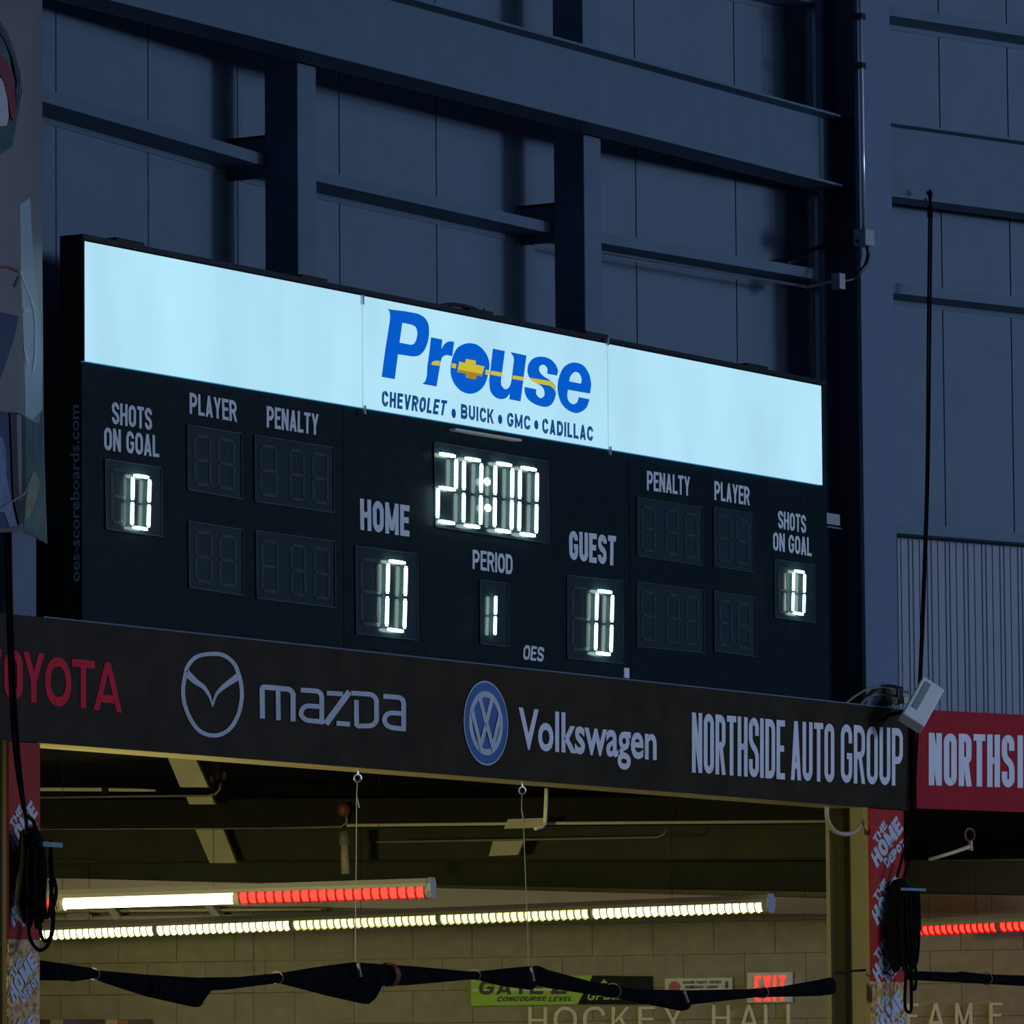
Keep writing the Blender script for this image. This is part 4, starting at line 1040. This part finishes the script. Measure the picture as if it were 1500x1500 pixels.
for wd_, xa, xb, y in (('SEASON', 1000, 1017, 1437), ('TICKET', 1020, 1036, 1436.8), ('HOLDER', 1039, 1056.5, 1436.5), ('BAMBRASCO', 1004, 1030, 1443.8), ('LOUNGE', 1034, 1052, 1443.6)):
    text(MB(), wd_, quad((xa, y), (xb, y-.2), (xb, y+4), (xa, y+4.2), PW(.036), 0), t=.2, gap=.2, r=.25).build('sign_word', M_signblack, ts)
MB().fill([[(1062.7, 1437.5), (1066, 1437.5), (1066, 1444), (1067.5, 1444), (1064.5, 1449), (1061.2, 1444), (1062.7, 1444)]], lambda x, y: U(x, y, PW(.036))).build('down_arrow', M_signblack, ts)
xsn = thing('exit_sign', U(1126, 1468, PW(.06)), 'white exit sign with glowing red letters behind the black curtain', 'exit sign')
plate('sign_housing', (1094.5, 1425), (1158.5, 1423.8), (1158.5, 1468), (1094.5, 1469), .07, M_signwhite, xsn, .06)
text(MB(), 'EXIT', quad((1105.5, 1430), (1151, 1429), (1150, 1465), (1106, 1466), PW(.076), 0), t=.125, gap=.34, r=.2).build('exit_letters', E_exit, xsn)
# poster at the bottom left
po = thing('wall_poster', U(140, 1510, PW(.12)), 'colourful poster on the block wall at the bottom left edge', 'poster')
plate('poster_sheet', (54, 1493.5), (222, 1493), (222, 1540), (54, 1540), .13, mat('dark_poster', (.07, .045, .06), .5, col2=(.16, .09, .07), scale=9), po)
for x0, x1, cl in ((74, 92, (.5, .42, .25)), (95, 112, (.12, .10, .25)), (155, 172, (.55, .45, .22)), (172, 187, (.45, .16, .06))):
    plate('poster_patch', (x0, 1493.6), (x1, 1493.5), (x1+2, 1530), (x0-2, 1530), .134, mat('poster_ink', cl, .5), po, .002)

# ------------------------------------------------------------------ black rolled curtains
def curtain(label, tops, bots, plane, ties, group='black rolled curtains across the openings'):
    def at(tab, x):
        for (x0, y0), (x1, y1) in zip(tab[:-1], tab[1:]):
            if x0 <= x <= x1: return lerp(y0, y1, (x-x0)/max(1e-6, x1-x0))
        return tab[0][1] if x < tab[0][0] else tab[-1][1]
    xs_ = sorted(set([t[0] for t in tops]+[b[0] for b in bots]+list(range(int(tops[0][0])+6, int(tops[-1][0]), 14))))
    n_ = 12; mb = MB(); vs = []; nrm = plane[0] if plane[0].dot(CAM-plane[1]) > 0 else -plane[0]
    for x in xs_:
        a, b = U(x, at(tops, x), plane), U(x, at(bots, x), plane)
        c = (a+b)/2; h = (a-b)/2; dp = min(h.length, .05)*(1+.25*math.sin(x*.21)+.15*math.sin(x*.57))
        for k in range(n_):
            an = 2*math.pi*k/n_; vs.append(c+h*math.cos(an)+nrm*dp*math.sin(an))
    m_ = len(xs_)
    fs = [(i*n_+k, i*n_+(k+1) % n_, (i+1)*n_+(k+1) % n_, (i+1)*n_+k) for i in range(m_-1) for k in range(n_)]
    fs += [tuple(range(n_))[::-1], tuple((m_-1)*n_+k for k in range(n_))]
    root = thing('rolled_curtain', U(xs_[m_//2], at(bots, xs_[m_//2]), plane), label, 'curtain', group)
    mb.add(vs, fs).build('curtain_roll', M_blackcloth, root, smooth=False)
    for x, m2, w in ties:
        a, b = U(x, at(tops, x)-1, plane), U(x+w*.3, at(bots, x), plane)
        c = (a+b)/2; h = (a-b).length/2+.006; pts = []
        for k in range(12):
            an = 2*math.pi*k/12; pts.append(c+(a-b).normalized()*h*math.cos(an)+nrm*(min(h, .055)*1.3)*math.sin(an))
        if w < 3: MB().tube(pts, w/240, 6, True).build('tie', m2, root)
        else:
            mb = MB(); e = (U(x+w, 1420, plane)-U(x, 1420, plane)); e.z = 0
            mb.add(pts+[p+e for p in pts], [(k, (k+1) % 12, 12+(k+1) % 12, 12+k) for k in range(12)]).build('tie', m2, root)
    return root
PCu = PY(.06)
M_tie = mat('red_tape', (.16, .02, .02), .6)
curtain('long black rolled curtain slung between the two columns in front of the block wall',
    [(48, 1404), (53, 1405.5), (90, 1411), (132, 1417.5), (137, 1421), (150, 1422), (220, 1428), (290, 1432), (350, 1431), (400, 1426), (405, 1426), (460, 1417), (516, 1409.5), (522, 1409.5), (533, 1410.5), (600, 1415), (690, 1423), (700, 1423), (735, 1419), (772, 1415.5), (778, 1415.5), (787, 1414.5), (800, 1420), (867, 1438), (935, 1449), (1005, 1450.5), (1093, 1449), (1147, 1444.5), (1200, 1435), (1216, 1431.5), (1223, 1450)],
    [(48, 1436), (100, 1436.5), (107, 1438), (139, 1433), (150, 1439), (213, 1459.5), (284, 1475.5), (292, 1475), (295, 1469), (292, 1452), (330, 1450), (400, 1441), (406, 1439.5), (480, 1459), (532, 1470.5), (540, 1471), (544, 1466), (540, 1445), (600, 1443), (688, 1435), (698, 1435), (733, 1444), (776, 1450), (780, 1448), (783, 1442), (800, 1447), (907, 1463), (997, 1481), (1004, 1480), (1009, 1472), (1107, 1461), (1200, 1459), (1217, 1457), (1223, 1453)],
    PCu, [(137, M_cord, 1.0), (405, M_cord, .8), (565, M_tie, 7), (695, M_cord, .8), (897, M_cord, .8), (1116, M_cord, .8)])
curtain('black rolled curtain in the right-hand opening, right of the right rope hank', [(1326, 1422), (1400, 1424.5), (1408, 1423), (1444, 1427), (1500, 1429), (1560, 1431)], [(1326, 1435), (1400, 1439), (1447, 1441.5), (1500, 1444.5), (1560, 1447)], F4.pl(.45), [(1445, M_cord, .8)])
mb = MB(); ch = [U(x, y, PY(.0)) for x, y in ((1223, 1426), (1240, 1424), (1252, 1422), (1272, 1421))]
tag(MB().tube(ch, .008, 6).build('chain', M_dark), 'short dark chain across the right column below the hose loop', 'chain')
# strings from the eye hooks
for (x0, y0), pts, lab in (((524, 1140), ((523.5, 1147), (522.5, 1165), (522, 1250), (521, 1330), (520.5, 1409)), 'thin string from an eye hook under the silver name down to the curtain'),
                           ((765, 1158), ((764.5, 1165), (764, 1186), (767, 1210), (770, 1290), (773, 1360), (774, 1415)), 'thin string from an eye hook under the round emblem down to the curtain')):
    pl_ = PY(.0)
    st_ = thing('curtain_string', U(*pts[-1], pl_), lab, 'string', 'strings holding the curtain')
    MB().tube([U(x, y, pl_) for x, y in pts], .003, 5).build('string', M_cord, st_)
    c = U(x0, y0, pl_)
    ring_ = [c+Vector((.024*math.cos(a*math.pi/8), -.008*math.cos(a*math.pi/8), .022*math.sin(a*math.pi/8))) for a in range(16)]
    MB().tube(ring_, .006, 6, True).build('eye_hook', M_eye, st_)
    MB().cyl(c+Vector((0, 0, .02)), c+Vector((0, 0, .06)), .006, 6).build('hook_shank', M_eye, st_)
    MB().tube([U(pts[1][0], pts[1][1], pl_), U(pts[1][0]+4, pts[1][1]+18, pl_)], .004, 5).build('string_end', M_cord, st_)
    MB().tube([U(pts[-1][0]+4, pts[-1][1]+2, PY(-.02)), U(pts[-1][0]+8, pts[-1][1]+22, PY(-.02))], .010, 6).build('white_tie', M_cord, st_)
MB().tube([U(1003, 1452, PY(-.03)), U(1005, 1461, PY(-.03)), U(1008, 1468, PY(-.03))], .011, 6).build('white_tie', M_cord, bpy.data.objects['rolled_curtain'])
